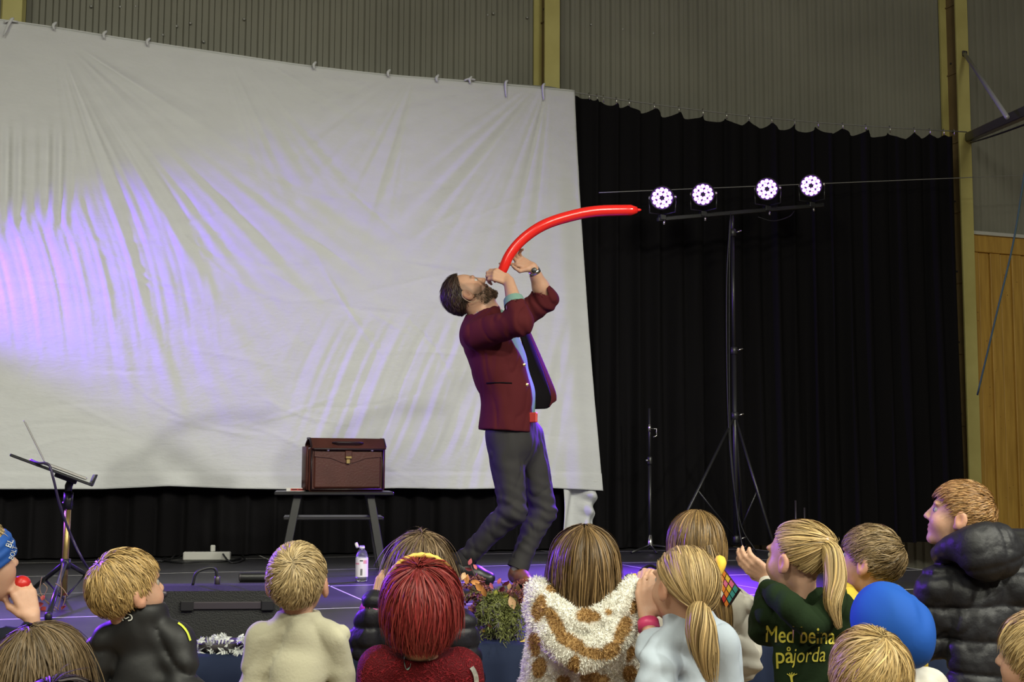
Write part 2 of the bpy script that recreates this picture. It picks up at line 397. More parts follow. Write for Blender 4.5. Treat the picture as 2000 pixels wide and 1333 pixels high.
# crossing soft creases
for k in range(46):
    x0_, y0_ = RNG.uniform(0, 1080), RNG.uniform(330, 900); an = RNG.normal(0.12, 0.4); ln = RNG.uniform(40, 130)
    u = (A-x0_)*math.cos(an)+(B-y0_)*math.sin(an); v = -(A-x0_)*math.sin(an)+(B-y0_)*math.cos(an) + 0.0009*u*u*RNG.normal()
    D += 0.0042*RNG.choice((-1, 1))*np.exp(-(u/ln)**2)*np.exp(-(v/3.6)**2)
D += 0.005*sm(922, 926, B) - 0.004*np.exp(-((B-924)/2.2)**2)            # deep bottom hem
TT = np.linspace(0, 1, NZ)[:, None]
D += 0.010*np.exp(-((TT-0.008)/0.012)**2)                                 # rolled top edge
D *= sm(0.0, 0.03, TT)*0.9+0.1
G = np.zeros((NZ, NX, 3))
rays = Fw[None, None] + Rt*((A-1000)/FPX)[..., None] + Ut*((666.5-B)/FPX)[..., None]
G = CAMP + rays*((YS-CAMP[1])/rays[..., 1])[..., None]
G[..., 1] -= D
sheet = empty('projection_sheet', ony(560, 955, YS), 'large white cotton sheet hung as a screen across the left of the stage', 'screen')
mb = MB(); mb.grid(G); so = mb.build('cloth', M_SHEET, sheet, True)
md = so.modifiers.new('thick', 'SOLIDIFY'); md.thickness = 0.003
rope = spline([ony(x, y-1.5, YS+0.012) for x, y in top_px], 60)
MB().tube(rope, 0.006, 6).build('rope', M_SHEET, sheet, True)
for i, (x, y) in enumerate(((18, 45), (102, 53), (200, 70), (285, 84), (610, 130), (755, 145), (850, 155), (915, 158), (985, 166), (1058, 172))):
    a = ony(x, y, YS-0.02); big = x in (18, 985, 1058)
    pts = [a+EX*0.025+EZ*0.035, a+EX*0.006+EZ*0.008-EY*0.012, a-EX*(0.03 if x == 18 else -0.012)-EZ*(0.09 if big else 0.02)-EY*0.012]
    MB().tube(spline(pts, 8), [0.006, 0.009, 0.010, 0.011, 0.010, 0.009, 0.008, 0.004], 6).build('tie', M_SHEET, sheet, True)
    if x in (18, 915): MB().tube(spline([a-EX*0.03, a+EX*0.0+EZ*0.012-EY*0.01, a+EX*0.05+EZ*0.014], 7), 0.007, 6).build('tie', M_SHEET, sheet, True)
# surplus cloth hanging behind the sheet's right corner
n = 60; m = 34; G2 = np.zeros((m, n, 3))
for i, t in enumerate(np.linspace(0, 1, m)):
    for j, s in enumerate(np.linspace(0, 1, n)):
        xx = 1096 + (74-10*t)*s + 3*math.sin(9*s+4*t); yy = 940 + t*132
        p = ony(xx, yy, YS+0.05)
        fold = 0.035*math.sin(s*9 + 1.0 + 0.9*t) + (0.03*math.sin(t*26-5*s)*float(sm(0.45, 0.75, s))*float(1-sm(0.4, 0.75, t)))
        p[1] -= fold; G2[i, j] = p
so = MB().grid(G2).build('hanging_corner', M_SHEET, sheet, True); md = so.modifiers.new('thick', 'SOLIDIFY'); md.thickness = 0.003
# ------------------------------------------------------------------ distance-field modelling of bodies and clothes
def _a(v): return np.asarray(v, float)
def rcone(P, a, b, ra, rb):
    a = _a(a); b = _a(b); ab = b-a; L2 = ab@ab+1e-12
    t = np.clip(((P-a)@ab)/L2, 0, 1)
    return np.linalg.norm(P-a-t[:, None]*ab, axis=1) - (ra + (rb-ra)*t)
def ecap(P, a, b, ra, rb, f, flat):
    """capsule whose section is squeezed by `flat` along unit vector f"""
    a = _a(a); b = _a(b); ab = b-a; L2 = ab@ab+1e-12
    t = np.clip(((P-a)@ab)/L2, 0, 1)
    q = P-a-t[:, None]*ab; c = q@f
    q = q + np.outer(c*(flat-1), f)
    return (np.linalg.norm(q, axis=1) - (ra + (rb-ra)*t))/(1+(flat-1)*0.5)
def ell(P, c, r, M=None):
    q = P-_a(c); r = _a(r)
    if M is not None: q = q@M
    k0 = np.linalg.norm(q/r, axis=1); k1 = np.linalg.norm(q/(r*r), axis=1)+1e-9
    return k0*(k0-1)/k1
def smin(a, b, k):
    h = np.clip(0.5+0.5*(b-a)/k, 0, 1); return b*(1-h) + a*h - k*h*(1-h)
def smax(a, b, k): return -smin(-a, -b, k)
def chain(P, pts, rs, k=0.02):
    d = None
    for i in range(len(pts)-1):
        e = rcone(P, pts[i], pts[i+1], rs[i], rs[i+1]); d = e if d is None else smin(d, e, k)
    return d
_C8 = [(i, j, k) for i in (0, 1) for j in (0, 1) for k in (0, 1)]
def surfnet(f, lo, hi, h):
    B = 4; lo = _a(lo)-2*h; hi = _a(hi)+2*h
    nb = np.ceil((hi-lo)/(h*B)).astype(int)+1; n = nb*B
    def pts(idx, off=0.0): return lo + (idx+off)*h
    bi = np.stack(np.meshgrid(*[np.arange(k) for k in nb], indexing='ij'), -1).reshape(-1, 3)
    cv = f(lo + (bi*B + (B-1)/2)*h)
    full = np.repeat(np.repeat(np.repeat(cv.reshape(nb), B, 0), B, 1), B, 2)
    near = np.abs(cv) < h*B*2.2
    loc = np.stack(np.meshgrid(*[np.arange(B)]*3, indexing='ij'), -1).reshape(-1, 3)
    fi = (bi[near][:, None, :]*B + loc[None]).reshape(-1, 3)
    vals = np.concatenate([f(lo + c*h) for c in np.array_split(fi, max(1, len(fi)//200000))])
    full[fi[:, 0], fi[:, 1], fi[:, 2]] = vals
    ins = full < 0
    cnt = sum(ins[i:n[0]-1+i, j:n[1]-1+j, k:n[2]-1+k].astype(np.int8) for i, j, k in _C8)
    ci = np.argwhere((cnt > 0) & (cnt < 8))
    vid = np.full(tuple(n-1), -1, dtype=np.int64); vid[ci[:, 0], ci[:, 1], ci[:, 2]] = np.arange(len(ci))
    acc = np.zeros((len(ci), 3)); num = np.zeros(len(ci))
    cvs = {c: full[ci[:, 0]+c[0], ci[:, 1]+c[1], ci[:, 2]+c[2]] for c in _C8}
    for c in _C8:
        for ax in range(3):
            if c[ax] == 0:
                c2 = list(c); c2[ax] = 1; v0 = cvs[c]; v1 = cvs[tuple(c2)]
                x = (v0 < 0) != (v1 < 0); t = np.where(x, v0/(v0-v1+1e-15), 0)
                p = np.tile(np.array(c, float), (len(ci), 1)); p[:, ax] = t
                acc[x] += p[x]; num[x] += 1
    V = lo + (ci + acc/np.maximum(num, 1)[:, None])*h
    Fs = []
    for ax in range(3):
        a1, a2 = (ax+1) % 3, (ax+2) % 3
        s0 = [slice(1, n[d]-1) for d in range(3)]; s1 = list(s0); s0[ax] = slice(1, n[ax]-2); s1[ax] = slice(2, n[ax]-1)
        A0 = ins[tuple(s0)]; A1 = ins[tuple(s1)]
        e = np.argwhere(A0 != A1)+1; fl = A0[tuple((e-1).T)]
        q = []
        for d1, d2 in ((-1, -1), (0, -1), (0, 0), (-1, 0)):
            c = e.copy(); c[:, a1] += d1; c[:, a2] += d2; q.append(vid[c[:, 0], c[:, 1], c[:, 2]])
        q = np.stack(q, 1); q[~fl] = q[~fl][:, ::-1]; Fs.append(q)
    F = np.vstack(Fs); F = F[(F >= 0).all(1)]
    return V, F
def sdfmesh(name, f, lo, hi, h, m, parent, col=None, relax=1, **kw):
    V, F = surfnet(f, lo, hi, h)
    for _ in range(relax):                     # light smoothing
        ia = np.concatenate([F.ravel(), np.roll(F, -1, 1).ravel()]); ib = np.concatenate([np.roll(F, -1, 1).ravel(), F.ravel()])
        N = np.bincount(ia, minlength=len(V)); S = np.stack([np.bincount(ia, V[ib, a], len(V)) for a in range(3)], 1)
        V = 0.5*V + 0.5*S/np.maximum(N, 1)[:, None]
    c = col(V) if col is not None else None
    return mesh(name, V, F, m, parent, True, col=c, **kw)
def bbox(pts, pad):
    P = np.array([_a(p) for p in pts]); return P.min(0)-pad, P.max(0)+pad
def frame(yaw, pitch=0, roll=0):
    """columns right, forward, up; yaw 0 looks away from the camera, + turns right"""
    y, p, r = R_(yaw), R_(pitch), R_(roll)
    f = Fh*math.cos(y) + Rh*math.sin(y); rt = Rh*math.cos(y) - Fh*math.sin(y)
    f2 = f*math.cos(p) + UP*math.sin(p); u = np.cross(rt, f2)
    rt2 = rt*math.cos(r) - u*math.sin(r); u2 = u*math.cos(r) + rt*math.sin(r)
    return np.stack([rt2, f2, u2], 1)
# ------------------------------------------------------------------ head
def head_sdf(L, man=False):
    """L head-local points: x right, y forward, z up, adult-size metres about 0.23 tall"""
    d = ell(L, (0, -0.012, 0.035), (0.074, 0.094, 0.085))
    jw = 0.060 if man else 0.058
    d = smin(d, ell(L, (0, 0.026, -0.030), (jw, 0.062, 0.074)), 0.03)
    for s in (-1, 1):
        d = smin(d, ell(L, (s*0.034, 0.050, -0.024), (0.028, 0.034, 0.032)), 0.018)
        d = smin(d, ell(L, (s*0.028, 0.076, 0.034), (0.026, 0.012, 0.010)), 0.014)          # brow
    d = smin(d, ell(L, (0, 0.068, -0.086), (0.022, 0.018, 0.018)), 0.022)                    # chin
    if man:
        for s in (-1, 1): d = smin(d, ell(L, (s*0.045, 0.010, -0.062), (0.016, 0.03, 0.022)), 0.02)
    for s in (-1, 1): d = smax(d, -ell(L, (s*0.031, 0.094, 0.012), (0.018, 0.016, 0.012)), 0.010)
    d = smin(d, rcone(L, (0, 0.082, 0.022), (0, 0.101, -0.016), 0.007, 0.0105), 0.008)       # nose
    for s in (-1, 1): d = smin(d, ell(L, (s*0.010, 0.092, -0.020), (0.008, 0.010, 0.008)), 0.005)
    d = smin(d, ell(L, (0, 0.083, -0.046), (0.021, 0.009, 0.006)), 0.005)
    d = smin(d, ell(L, (0, 0.080, -0.058), (0.018, 0.010, 0.007)), 0.006)
    d = smax(d, -ell(L, (0, 0.095, -0.0515), (0.020, 0.012, 0.0022)), 0.003)
    for s in (-1, 1):                                                                          # ears
        e = ell(L, (s*0.083, -0.012, 0.000), (0.011, 0.021, 0.033))
        e = smax(e, -ell(L, (s*0.095, -0.006, 0.004), (0.009, 0.011, 0.019)), 0.004)
        e = smin(e, ell(L, (s*0.076, 0.0, -0.024), (0.008, 0.009, 0.010)), 0.006)
        d = smin(d, e, 0.006)
    return d
def head_col(L, skin, man=False):
    c = np.tile(np.array(skin), (len(L), 1)); n = len(L)
    def mixc(w, col):
        nonlocal c
        w = np.clip(w, 0, 1)[:, None]; c = c*(1-w) + np.array(col)*w
    sk = np.array(skin)
    mixc(0.55*np.exp(-(np.linalg.norm((L-np.array((0, 0.09, -0.051)))/np.array((0.022, 0.02, 0.010)), axis=1))**4), sk*np.array((0.78, 0.45, 0.45)))
    for s in (-1, 1):
        mixc(0.45*np.exp(-(np.linalg.norm((L-np.array((s*0.082, -0.01, 0)))/np.array((0.018, 0.026, 0.036)), axis=1))**4), sk*np.array((0.95, 0.60, 0.52)))
        mixc(0.25*np.exp(-(np.linalg.norm((L-np.array((s*0.04, 0.07, -0.025)))/0.03, axis=1))**2), sk*np.array((1.0, 0.68, 0.62)))
        mixc(0.75*np.exp(-(np.linalg.norm((L-np.array((s*0.031, 0.085, 0.036)))/np.array((0.022, 0.03, 0.0055)), axis=1))**4), sk*np.array((0.45, 0.34, 0.25)))
    if man:
        y, z = L[:, 1], L[:, 2]
        ax = np.abs(L[:, 0])
        w = sm(-0.006, -0.030, z + 0.35*np.clip(0.06-y, -0.1, 0.1)*0 )*sm(-0.01, 0.02, y+ax*0.1)
        w = w*(1-np.exp(-((np.linalg.norm((L-np.array((0, 0.09, -0.051)))/np.array((0.022, 0.03, 0.009)), axis=1))**4)))
        w = w*(1-sm(-0.03, -0.02, z)*sm(0.045, 0.06, y)*(ax > 0.012)*0.9)
        w = w*sm(-0.135, -0.10, z)
        w = w*(np.linalg.norm(L, axis=1) < 0.15); mixc(0.55*w, (0.11, 0.065, 0.040))
        w2 = sm(-0.03, 0.0, y)*sm(0.03, 0.015, y)*sm(-0.05, 0.0, z)*sm(0.06, 0.04, ax*0+0.0)*(ax > 0.05)*(np.linalg.norm(L, axis=1) < 0.15); mixc(0.4*w2, (0.08, 0.05, 0.03))
    return c
SKIN = (0.60, 0.355, 0.245)
M_SKIN = mat('skin', SKIN, 0.5, spec=0.35, attr=True, noise=0.12, nscale=60, bump=0.05, bscale=250, sss=0.12)
M_EYEW = mat('eye_white', (0.36, 0.33, 0.30), 0.4)
M_IRIS = mat('eye_iris', (0.05, 0.075, 0.09), 0.25)
def eyeballs(C, Mx, hs, root):
    for s in (-1, 1):
        c = C + Mx@np.array((s*0.031, 0.0715, 0.012))*hs
        mb = MB(); mb.lathe(c, Mx[:, 1], [(0.0125*hs*math.sin(t), -0.0125*hs*math.cos(t)) for t in np.linspace(0.05, math.pi-0.05, 13)], 16)
        fc = [1 if np.mean([(np.array(mb.V[i])-c)@Mx[:, 1] for i in f]) > 0.0092*hs else 0 for f in mb.F]
        mesh('eye', mb.V, mb.F, None, root, True, mats=[M_EYEW, M_IRIS], midx=fc)
# ------------------------------------------------------------------ hands
def hand_parts(Wp, d, nrm, s, curl, side, thumb=(0.6, 0.3), spread=0.0, curls=None):
    """Wp wrist, d palm direction, nrm back-of-hand normal, side +1: thumb lies toward cross(d, nrm)
    returns capsules (a, b, ra, rb)"""
    d = _a(d)/np.linalg.norm(d); nrm = _a(nrm)-d*(_a(nrm)@d); nrm /= np.linalg.norm(nrm); lat = np.cross(d, nrm)*side
    out = []; pl = 0.085*s
    for k, o in enumerate((0.028, 0.010, -0.009, -0.027)):
        base = Wp + d*(pl-(0.004, 0, 0.004, 0.012)[k]*s) + lat*o*s
        out.append((Wp + lat*o*0.55*s + d*0.012*s, base, 0.0150*s, 0.0120*s))
        ln = (0.040, 0.045, 0.042, 0.032)[k]*s; p = base; ang = 0.0
        cu = curls[k] if curls else curl
        for j, c in enumerate(cu):
            ang += R_(c); dv = d*math.cos(ang) - nrm*math.sin(ang) + lat*spread*(o/0.028)*0.25
            dv /= np.linalg.norm(dv)
            q = p + dv*ln*(1.0, 0.72, 0.58)[j]; ra = (0.0098, 0.0088, 0.0080)[j]*s; rb = (0.0088, 0.0080, 0.0068)[j]*s
            out.append((p, q, ra, rb)); p = q
    tb = Wp + d*0.022*s + lat*0.026*s - nrm*0.004*s
    t1 = d*thumb[0] + lat*(1-thumb[0]) - nrm*thumb[1]; t1 /= np.linalg.norm(t1)
    t2 = d*(thumb[0]+0.35) + lat*(0.6-thumb[0])*0.6 - nrm*(thumb[1]+0.35); t2 /= np.linalg.norm(t2)
    a = tb + t1*0.042*s; b = a + t2*0.030*s
    out += [(Wp + d*0.012*s + lat*0.012*s, tb, 0.016*s, 0.0150*s), (tb, a, 0.0150*s, 0.0105*s), (a, b, 0.0105*s, 0.0082*s), (b, b + t2*0.018*s - nrm*0.006*s, 0.0085*s, 0.007*s)]
    return out
# ------------------------------------------------------------------ hair: strands grown step by step over the head
M_HAIRS = {}
def hair_mat(rough=0.5):
    if rough not in M_HAIRS: M_HAIRS[rough] = mat('hair_strands', (0.3, 0.2, 0.1), rough, attr=True, spec=0.35)
    return M_HAIRS[rough]
HC, HR = np.array((0, -0.010, 0.034)), np.array((0.079, 0.098, 0.091))
def hairline(u):
    """u unit directions in head space: lowest z that still grows hair"""
    y = u[:, 1]
    return np.interp(y, [-1, -0.55, -0.15, 0.10, 0.35, 0.62, 0.85, 1.0], [-0.62, -0.58, -0.30, -0.10, 0.22, 0.50, 0.62, 0.9])
def scalp_roots(N, rng, lowcut=-1.0, line=None):
    out = np.zeros((0, 3))
    while len(out) < N:
        u = rng.normal(size=(N*2, 3)); u /= np.linalg.norm(u, axis=1)[:, None]
        k = u[:, 2] > np.maximum(line(u) if line else hairline(u), lowcut)
        out = np.vstack([out, u[k]])
    return out[:N]
def ribbons(paths, width, outward, col, rng, V0, F0, C0, nv, colvar=0.28, tip=0.25, light=None):
    """paths (N, S, 3) world; ridge-shaped strips"""
    N, S, _ = paths.shape
    T = np.gradient(paths, axis=1); T /= np.linalg.norm(T, axis=2, keepdims=True)+1e-12
    sd = np.cross(T, outward); sd /= np.linalg.norm(sd, axis=2, keepdims=True)+1e-12
    on = np.cross(sd, T)
    w = width*rng.uniform(0.7, 1.3, (N, 1))*np.interp(np.linspace(0, 1, S), [0, 0.15, 0.65, 1], [0.75, 1, 0.9, tip])[None]
    ww = w[..., None]
    tilt = np.tan(np.clip(rng.normal(0, 0.35, (N, 1, 1)), -0.9, 0.9))
    V = np.stack([paths - (sd+on*tilt)*ww, paths + (sd+on*tilt)*ww], 2).reshape(-1, 3)
    ids = np.arange(N*S*2).reshape(N, S, 2) + nv
    q = [np.stack([ids[:, :-1, 0], ids[:, :-1, 1], ids[:, 1:, 1], ids[:, 1:, 0]], -1).reshape(-1, 4)]
    base = np.array(col)[None]*np.exp(rng.normal(0, colvar, (N, 1)))
    if light is not None:
        m = (rng.random((N, 1)) < 0.3)*rng.uniform(0.3, 1, (N, 1)); base = base*(1-m) + np.array(light)[None]*m
    gr = np.interp(np.linspace(0, 1, S), [0, 0.5, 1], [0.88, 1.0, 1.06])[None, :, None, None]
    c = np.broadcast_to(base[:, None, None, :]*gr, (N, S, 2, 3)).reshape(-1, 3)
    V0.append(V); F0 += q; C0.append(c)
    return nv + len(V)
def grow_hair(name, root, C, Mx, hs, spec, rng):
    """spec: N, length (m), seg steps S, whorl (local dir), swirl, gravity, thick, lift, col, light, part, tie, coll (world ellipsoids)"""
    N = int(spec.get('N', 1500)*1.75); S = spec.get('S', 11); Ln = spec['len']; col = spec['col']
    Wd = _a(spec.get('whorl', (0, -0.45, 0.9))); Wd /= np.linalg.norm(Wd)
    u = scalp_roots(N, rng, spec.get('lowcut', -1.0), spec.get('line'))
    lay = rng.random(N)**0.7*spec.get('thick', 0.14) + 0.015
    p = HC + HR*u*(1+lay[:, None]*0.5)
    ln = Ln*rng.uniform(0.75, 1.12, N)
    if 'taper' in spec:                      # shorter toward the nape
        ln = ln*np.interp(u[:, 2], [-0.6, 0.1, 0.6], [spec['taper'], 0.75, 1.0])
    st = ln/(S-1)
    g_local = Mx.T@np.array((0, 0, -1.0))
    paths = [p.copy()]; jit = rng.normal(0, spec.get('jit', 0.14), (N, 3))
    clump = wavy(u, spec.get('clf', 2.5), int(rng.integers(1e6)), 2)[:, None]*np.cross(u, Wd)*spec.get('clump', 0.35)
    tie = spec.get('tie'); part = spec.get('part')
    vel = None
    for i in range(S-1):
        q = (p-HC)/HR; k = np.linalg.norm(q, axis=1); n = q/k[:, None]/HR; n /= np.linalg.norm(n, axis=1)[:, None]
        qu = q/k[:, None]
        if tie is not None:
            tw = (_a(tie)-p); dist = np.linalg.norm(tw, axis=1)[:, None]; fl = tw/(dist+1e-6)
            fl = fl - n*(fl*n).sum(1)[:, None]*0.9
            d = fl + jit*0.5 + clump*0.3
        else:
            fl = qu - Wd
            if part is not None:              # flows away from a parting line plane x = part
                fl = np.stack([np.sign(qu[:, 0]-part)*1.0 + 0*qu[:, 0], -0.25+0*qu[:, 0], -0.3+0*qu[:, 0]], 1)
            if 'dirw' in spec: fl = fl*(1-spec['dirw'][3]) + _a(spec['dirw'][:3])*spec['dirw'][3]*1.2
            fl = fl - n*(fl*n).sum(1)[:, None]; fl /= np.linalg.norm(fl, axis=1)[:, None]+1e-6
            sw = np.cross(n, Wd); fl = fl + sw*spec.get('swirl', 0.3)*np.exp(-i*0.15)
            gw = spec.get('grav', 0.3)*(0.35+0.65*min(1, i/(S*0.35)))
            d = fl*(1-gw) + g_local*gw + jit + clump + n*spec.get('rise', 0.0)
        d /= np.linalg.norm(d, axis=1)[:, None]+1e-9
        if vel is not None: d = d*0.6 + vel*0.4; d /= np.linalg.norm(d, axis=1)[:, None]+1e-9
        vel = d
        stp = st if tie is None else np.minimum(st, np.maximum(dist[:, 0]-0.004, 0.0005))
        p = p + d*stp[:, None]
        q = (p-HC)/HR; k = np.linalg.norm(q, axis=1); lim = 1+lay*(0.5+0.5*min(1, 3*i/S)) + spec.get('lift', 0.0)*(i/S)
        if tie is not None: lim = 1 + lay*0.6 + 0.0*k
        push = k < lim
        if tie is not None: push = push & (dist[:, 0] > 0.03)
        p[push] = HC + (p[push]-HC)*(lim[push]/k[push])[:, None]
        if 'hug' in spec:                     # keep close to the surface
            far = k > lim+0.01; p[far] = HC + (p[far]-HC)*(1+((lim[far]-k[far])*spec['hug'])/k[far])[:, None]
        for (cc, rr) in spec.get('coll', ()):
            wp = C + (p*hs)@Mx.T; qq = (wp-cc)/rr; kk = np.linalg.norm(qq, axis=1); b = kk < 1.0+0.10*lay*6
            if b.any(): wp[b] = cc + (wp[b]-cc)*((1.0+0.6*lay[b])/kk[b])[:, None]; p = ((wp-C)@Mx)/hs
        paths.append(p.copy())
    Pth = np.stack(paths, 1)
    if tie is not None: Pth = Pth[np.linalg.norm(Pth[:, -1]-_a(tie), axis=1) < 0.05]
    out = (Pth-HC)/HR**2; out /= np.linalg.norm(out, axis=2, keepdims=True)+1e-9
    Pw = C + (Pth*hs)@Mx.T; Ow = out@Mx.T
    V0, F0, C0 = [], [], []
    nv = ribbons(Pw, spec.get('w', 0.0026)*0.52, Ow, col, rng, V0, F0, C0, 0, spec.get('var', 0.26), light=spec.get('light'))
    # scalp shell under the strands
    nth, nph = 30, 40; sv = []; 
    for a in np.linspace(0, math.pi, nth):
        for b in np.linspace(0, 2*math.pi, nph, endpoint=False): sv.append((math.sin(a)*math.cos(b), math.sin(a)*math.sin(b), math.cos(a)))
    sv = np.array(sv); hl = (spec.get('line') or hairline)(sv); ok = sv[:, 2] > np.maximum(hl, spec.get('lowcut', -1.0)) + 0.02
    fi = np.array([(i*nph+j, (i+1)*nph+j, (i+1)*nph+(j+1) % nph, i*nph+(j+1) % nph) for i in range(nth-1) for j in range(nph)])
    fi = fi[ok[fi].all(1)]
    V0.append(C + ((HC + HR*sv*1.005)*hs)@Mx.T); F0.append(fi + nv); C0.append(np.tile(np.array(col)*0.55, (len(sv), 1))); nv += len(sv)
    # pony tail
    if 'tail' in spec:
        tl = spec['tail']; ax = spline([_a(t) for t in tl['pts']], 16); n = tl.get('N', 260)*2
        th = rng.uniform(0, 6.283, n); rr = np.sqrt(rng.random(n)); rad = np.interp(np.linspace(0, 1, 16), np.linspace(0, 1, len(tl['r'])), tl['r'])
        e1 = np.gradient(ax, axis=0); e1 /= np.linalg.norm(e1, axis=1)[:, None]
        s1 = np.cross(e1, np.tile(Fh, (16, 1))); s1 /= np.linalg.norm(s1, axis=1)[:, None]+1e-9; s2 = np.cross(e1, s1)
        tw = th[:, None] + np.linspace(0, tl.get('twist', 0.5), 16)[None] + 0.25*np.sin(np.linspace(0, 5, 16)[None] + th[:, None]*3)
        rr2 = rr[:, None]*rad[None]
        off = s1[None]*(np.cos(tw)*rr2)[..., None] + s2[None]*(np.sin(tw)*rr2)[..., None]
        endl = rng.uniform(0.72, 1.0, n)
        Pt = np.zeros((n, 16, 3)); tt = np.linspace(0, 1, 16)
        full = ax[None] + off
        for i in range(n):
            for a in range(3): Pt[i, :, a] = np.interp(tt*endl[i], tt, full[i, :, a])
        ow = off/(np.linalg.norm(off, axis=2, keepdims=True)+1e-6)
        nv = ribbons(Pt, spec.get('w', 0.0026)*0.6, ow, col, rng, V0, F0, C0, nv, spec.get('var', 0.26), light=spec.get('light'))
    return mesh('hair', np.vstack(V0), np.vstack(F0), hair_mat(spec.get('rough', 0.36)+0.12), root, True, col=np.vstack(C0))
# ------------------------------------------------------------------ a child seen mostly from behind
M_TROUS = mat('dark_trousers', (0.02, 0.022, 0.03), 0.8)
def torso_parts(sl, sr, fw, hipz, wide=1.0, deep=1.0, lean=0.02):
    mid = (sl+sr)/2; half = np.linalg.norm(sr-sl)/2
    top = mid - UP*0.075; hip = np.array((mid[0], mid[1], 0)) - fw*lean + UP*hipz
    return mid, half, top, hip
def kid(label, d, head, hs, yaw, pitch=0, roll=0, sh=None, byaw=0, el=(None, None), wr=(None, None), hands=(None, None), cloth=None,
        hair=None, skin=SKIN, eyes=False, neckr=0.040, seed=1, armr=0.043, puff=0.0, fold=0.005, collar=None, cut=None, hipz=0.27, res=0.0066, tname='sweatshirt',
        extra=None, tw=1.0, group='children watching from in front of the stage', necktop=0.05, deep=1.0, hres=0.0048, sleeve=1.0):
    rng = np.random.default_rng(seed)
    C = px(*head, d); Mx = frame(yaw, pitch, roll); bf = frame(byaw)[:, 1]; br = frame(byaw)[:, 0]
    sl = px(sh[0][0], sh[0][1], d + (sh[0][2] if len(sh[0]) > 2 else 0)); sr = px(sh[1][0], sh[1][1], d + (sh[1][2] if len(sh[1]) > 2 else 0))
    nb0 = (sl+sr)/2 + UP*necktop*0.4; sl = sl - UP*0.020; sr = sr - UP*0.020
    mid, half, top, hip = torso_parts(sl, sr, bf, hipz)
    E = []; Wr = []
    for i, s in enumerate((sl, sr)):
        sg = -1 if i == 0 else 1
        e = px(*el[i]) if el[i] else s - UP*0.20 + br*sg*0.035 + bf*0.02
        w = px(*wr[i]) if wr[i] else e + bf*0.13 - br*sg*0.08 - UP*0.02
        E.append(e); Wr.append(w)
    root = empty('person', (mid[0], mid[1], FLZ), label, 'person', group)
    nb = nb0
    # skin: head, neck, hands in one surface
    caps = []
    for i in range(2):
        if hands[i]:
            h = dict(hands[i]); caps.append((i, hand_parts(Wr[i], **h)))
    nk = C + Mx@np.array((0, -0.028, -0.055))*hs
    def fb(P):
        L = ((P-C)@Mx)/hs
        dd = head_sdf(L)*hs
        dd = smin(dd, rcone(P, nk, nb - UP*0.03, neckr*hs*1.02, neckr*hs*1.12), 0.02)
        dd = smin(dd, ecap(P, mid-UP*0.05, mid-UP*0.16, half*0.62, half*0.55, bf, 1.6), 0.03)
        for i, hp in caps:
            s0 = (sl, sr)[i]
            dd = smin(dd, chain(P, [mid-UP*0.06, s0-UP*0.015, E[i], Wr[i]], [0.03, 0.028, 0.025*sleeve, 0.0205]), 0.015)
            hh = None
            for a, b, ra, rb in hp:
                q = rcone(P, a, b, ra, rb); hh = q if hh is None else smin(hh, q, 0.004)
            dd = smin(dd, hh, 0.008)
        return dd
    pts = [C + Mx@(np.array(v)*hs) for v in ((0.1, 0, 0), (-0.1, 0, 0), (0, 0.12, 0), (0, -0.12, 0), (0, 0, 0.13), (0, 0, -0.12))] + [mid-UP*0.22, sl, sr]
    for i, hp in caps: pts += [E[i], Wr[i]] + [c[1] for c in hp]
    lo, hi = bbox(pts, 0.03)
    def fcol(V): return head_col(((V-C)@Mx)/hs, skin)
    sdfmesh('body', fb, lo, hi, hres if not caps else min(hres, 0.0046), M_SKIN, root, col=fcol)
    if eyes: eyeballs(C, Mx, hs, root)
    # upper garment
    def fc(P):
        dd = ecap(P, top, hip, half*0.92*tw, half*0.86*tw, bf, 1.42/deep)
        for i, s in enumerate((sl, sr)):
            dd = smin(dd, rcone(P, nb - UP*0.012, s, 0.050, armr*0.98), 0.035)
            dd = smin(dd, rcone(P, s, E[i], armr, armr*0.93), 0.022)
            dd = smin(dd, rcone(P, E[i], E[i]*(1-sleeve)+Wr[i]*sleeve, armr*0.90, armr*0.74), 0.016)
        if puff:
            z = P[:, 2] + 0.014*wavy(P, 1.6, seed+9, 2)
            fr = np.abs((z/puff) % 1.0 - 0.5)*puff
            dd = dd - 0.006*np.sin(np.pi*0.5*np.clip(fr/(puff*0.5), 0, 1)) + 0.0055*np.exp(-(fr/0.0055)**2)
            w_ = 1-np.abs(wavy(P*np.array((1.0, 1.0, 0.45)), 7, seed+3, 2))*1.6; dd = dd + 0.008*np.clip(w_, 0, 1)**2
        elif fold:
            lat = (P-mid)@br; zz = (P-mid)@UP; dp = (P-mid)@bf; sgn = np.tanh(lat/0.05)
            q = np.stack([lat*0.86+zz*0.5*sgn, (zz*0.86-lat*0.5*sgn)*0.30, dp*0.6], 1)
            w_ = np.clip(1-np.abs(wavy(q, 5.5, seed, 2))*1.7, 0, 1)
            dd = dd + fold*2.1*w_**2.6 + fold*0.55*wavy(q, 3.0, seed+4, 2)
            for i in range(2):
                g = np.linalg.norm(P-E[i], axis=1); dd = dd + fold*0.9*np.sin((P-E[i])@UP*110 + 2.0*wavy(P, 5, seed+i, 1))*np.exp(-(g/0.09)**2)
        if extra: dd = extra(P, dd, None) + 0.003*np.clip(1-np.abs(wavy(P, 8, seed+2, 2))*1.7, 0, 1)**2
        # neck opening
        dd = smax(dd, -ell(P, nb + UP*0.035 + bf*0.01, (neckr*hs*1.32, neckr*hs*1.32, 0.055)), 0.008)
        if collar:
            q = P-(nb+UP*collar[2]+bf*0.006); dd = smin(dd, np.sqrt((np.hypot(q[:, 0], q[:, 1])-collar[0])**2 + (q[:, 2]*collar[3])**2)-collar[1], 0.012)
        return dd
    pts = [sl, sr, hip, *E, *Wr, nb + UP*0.06]
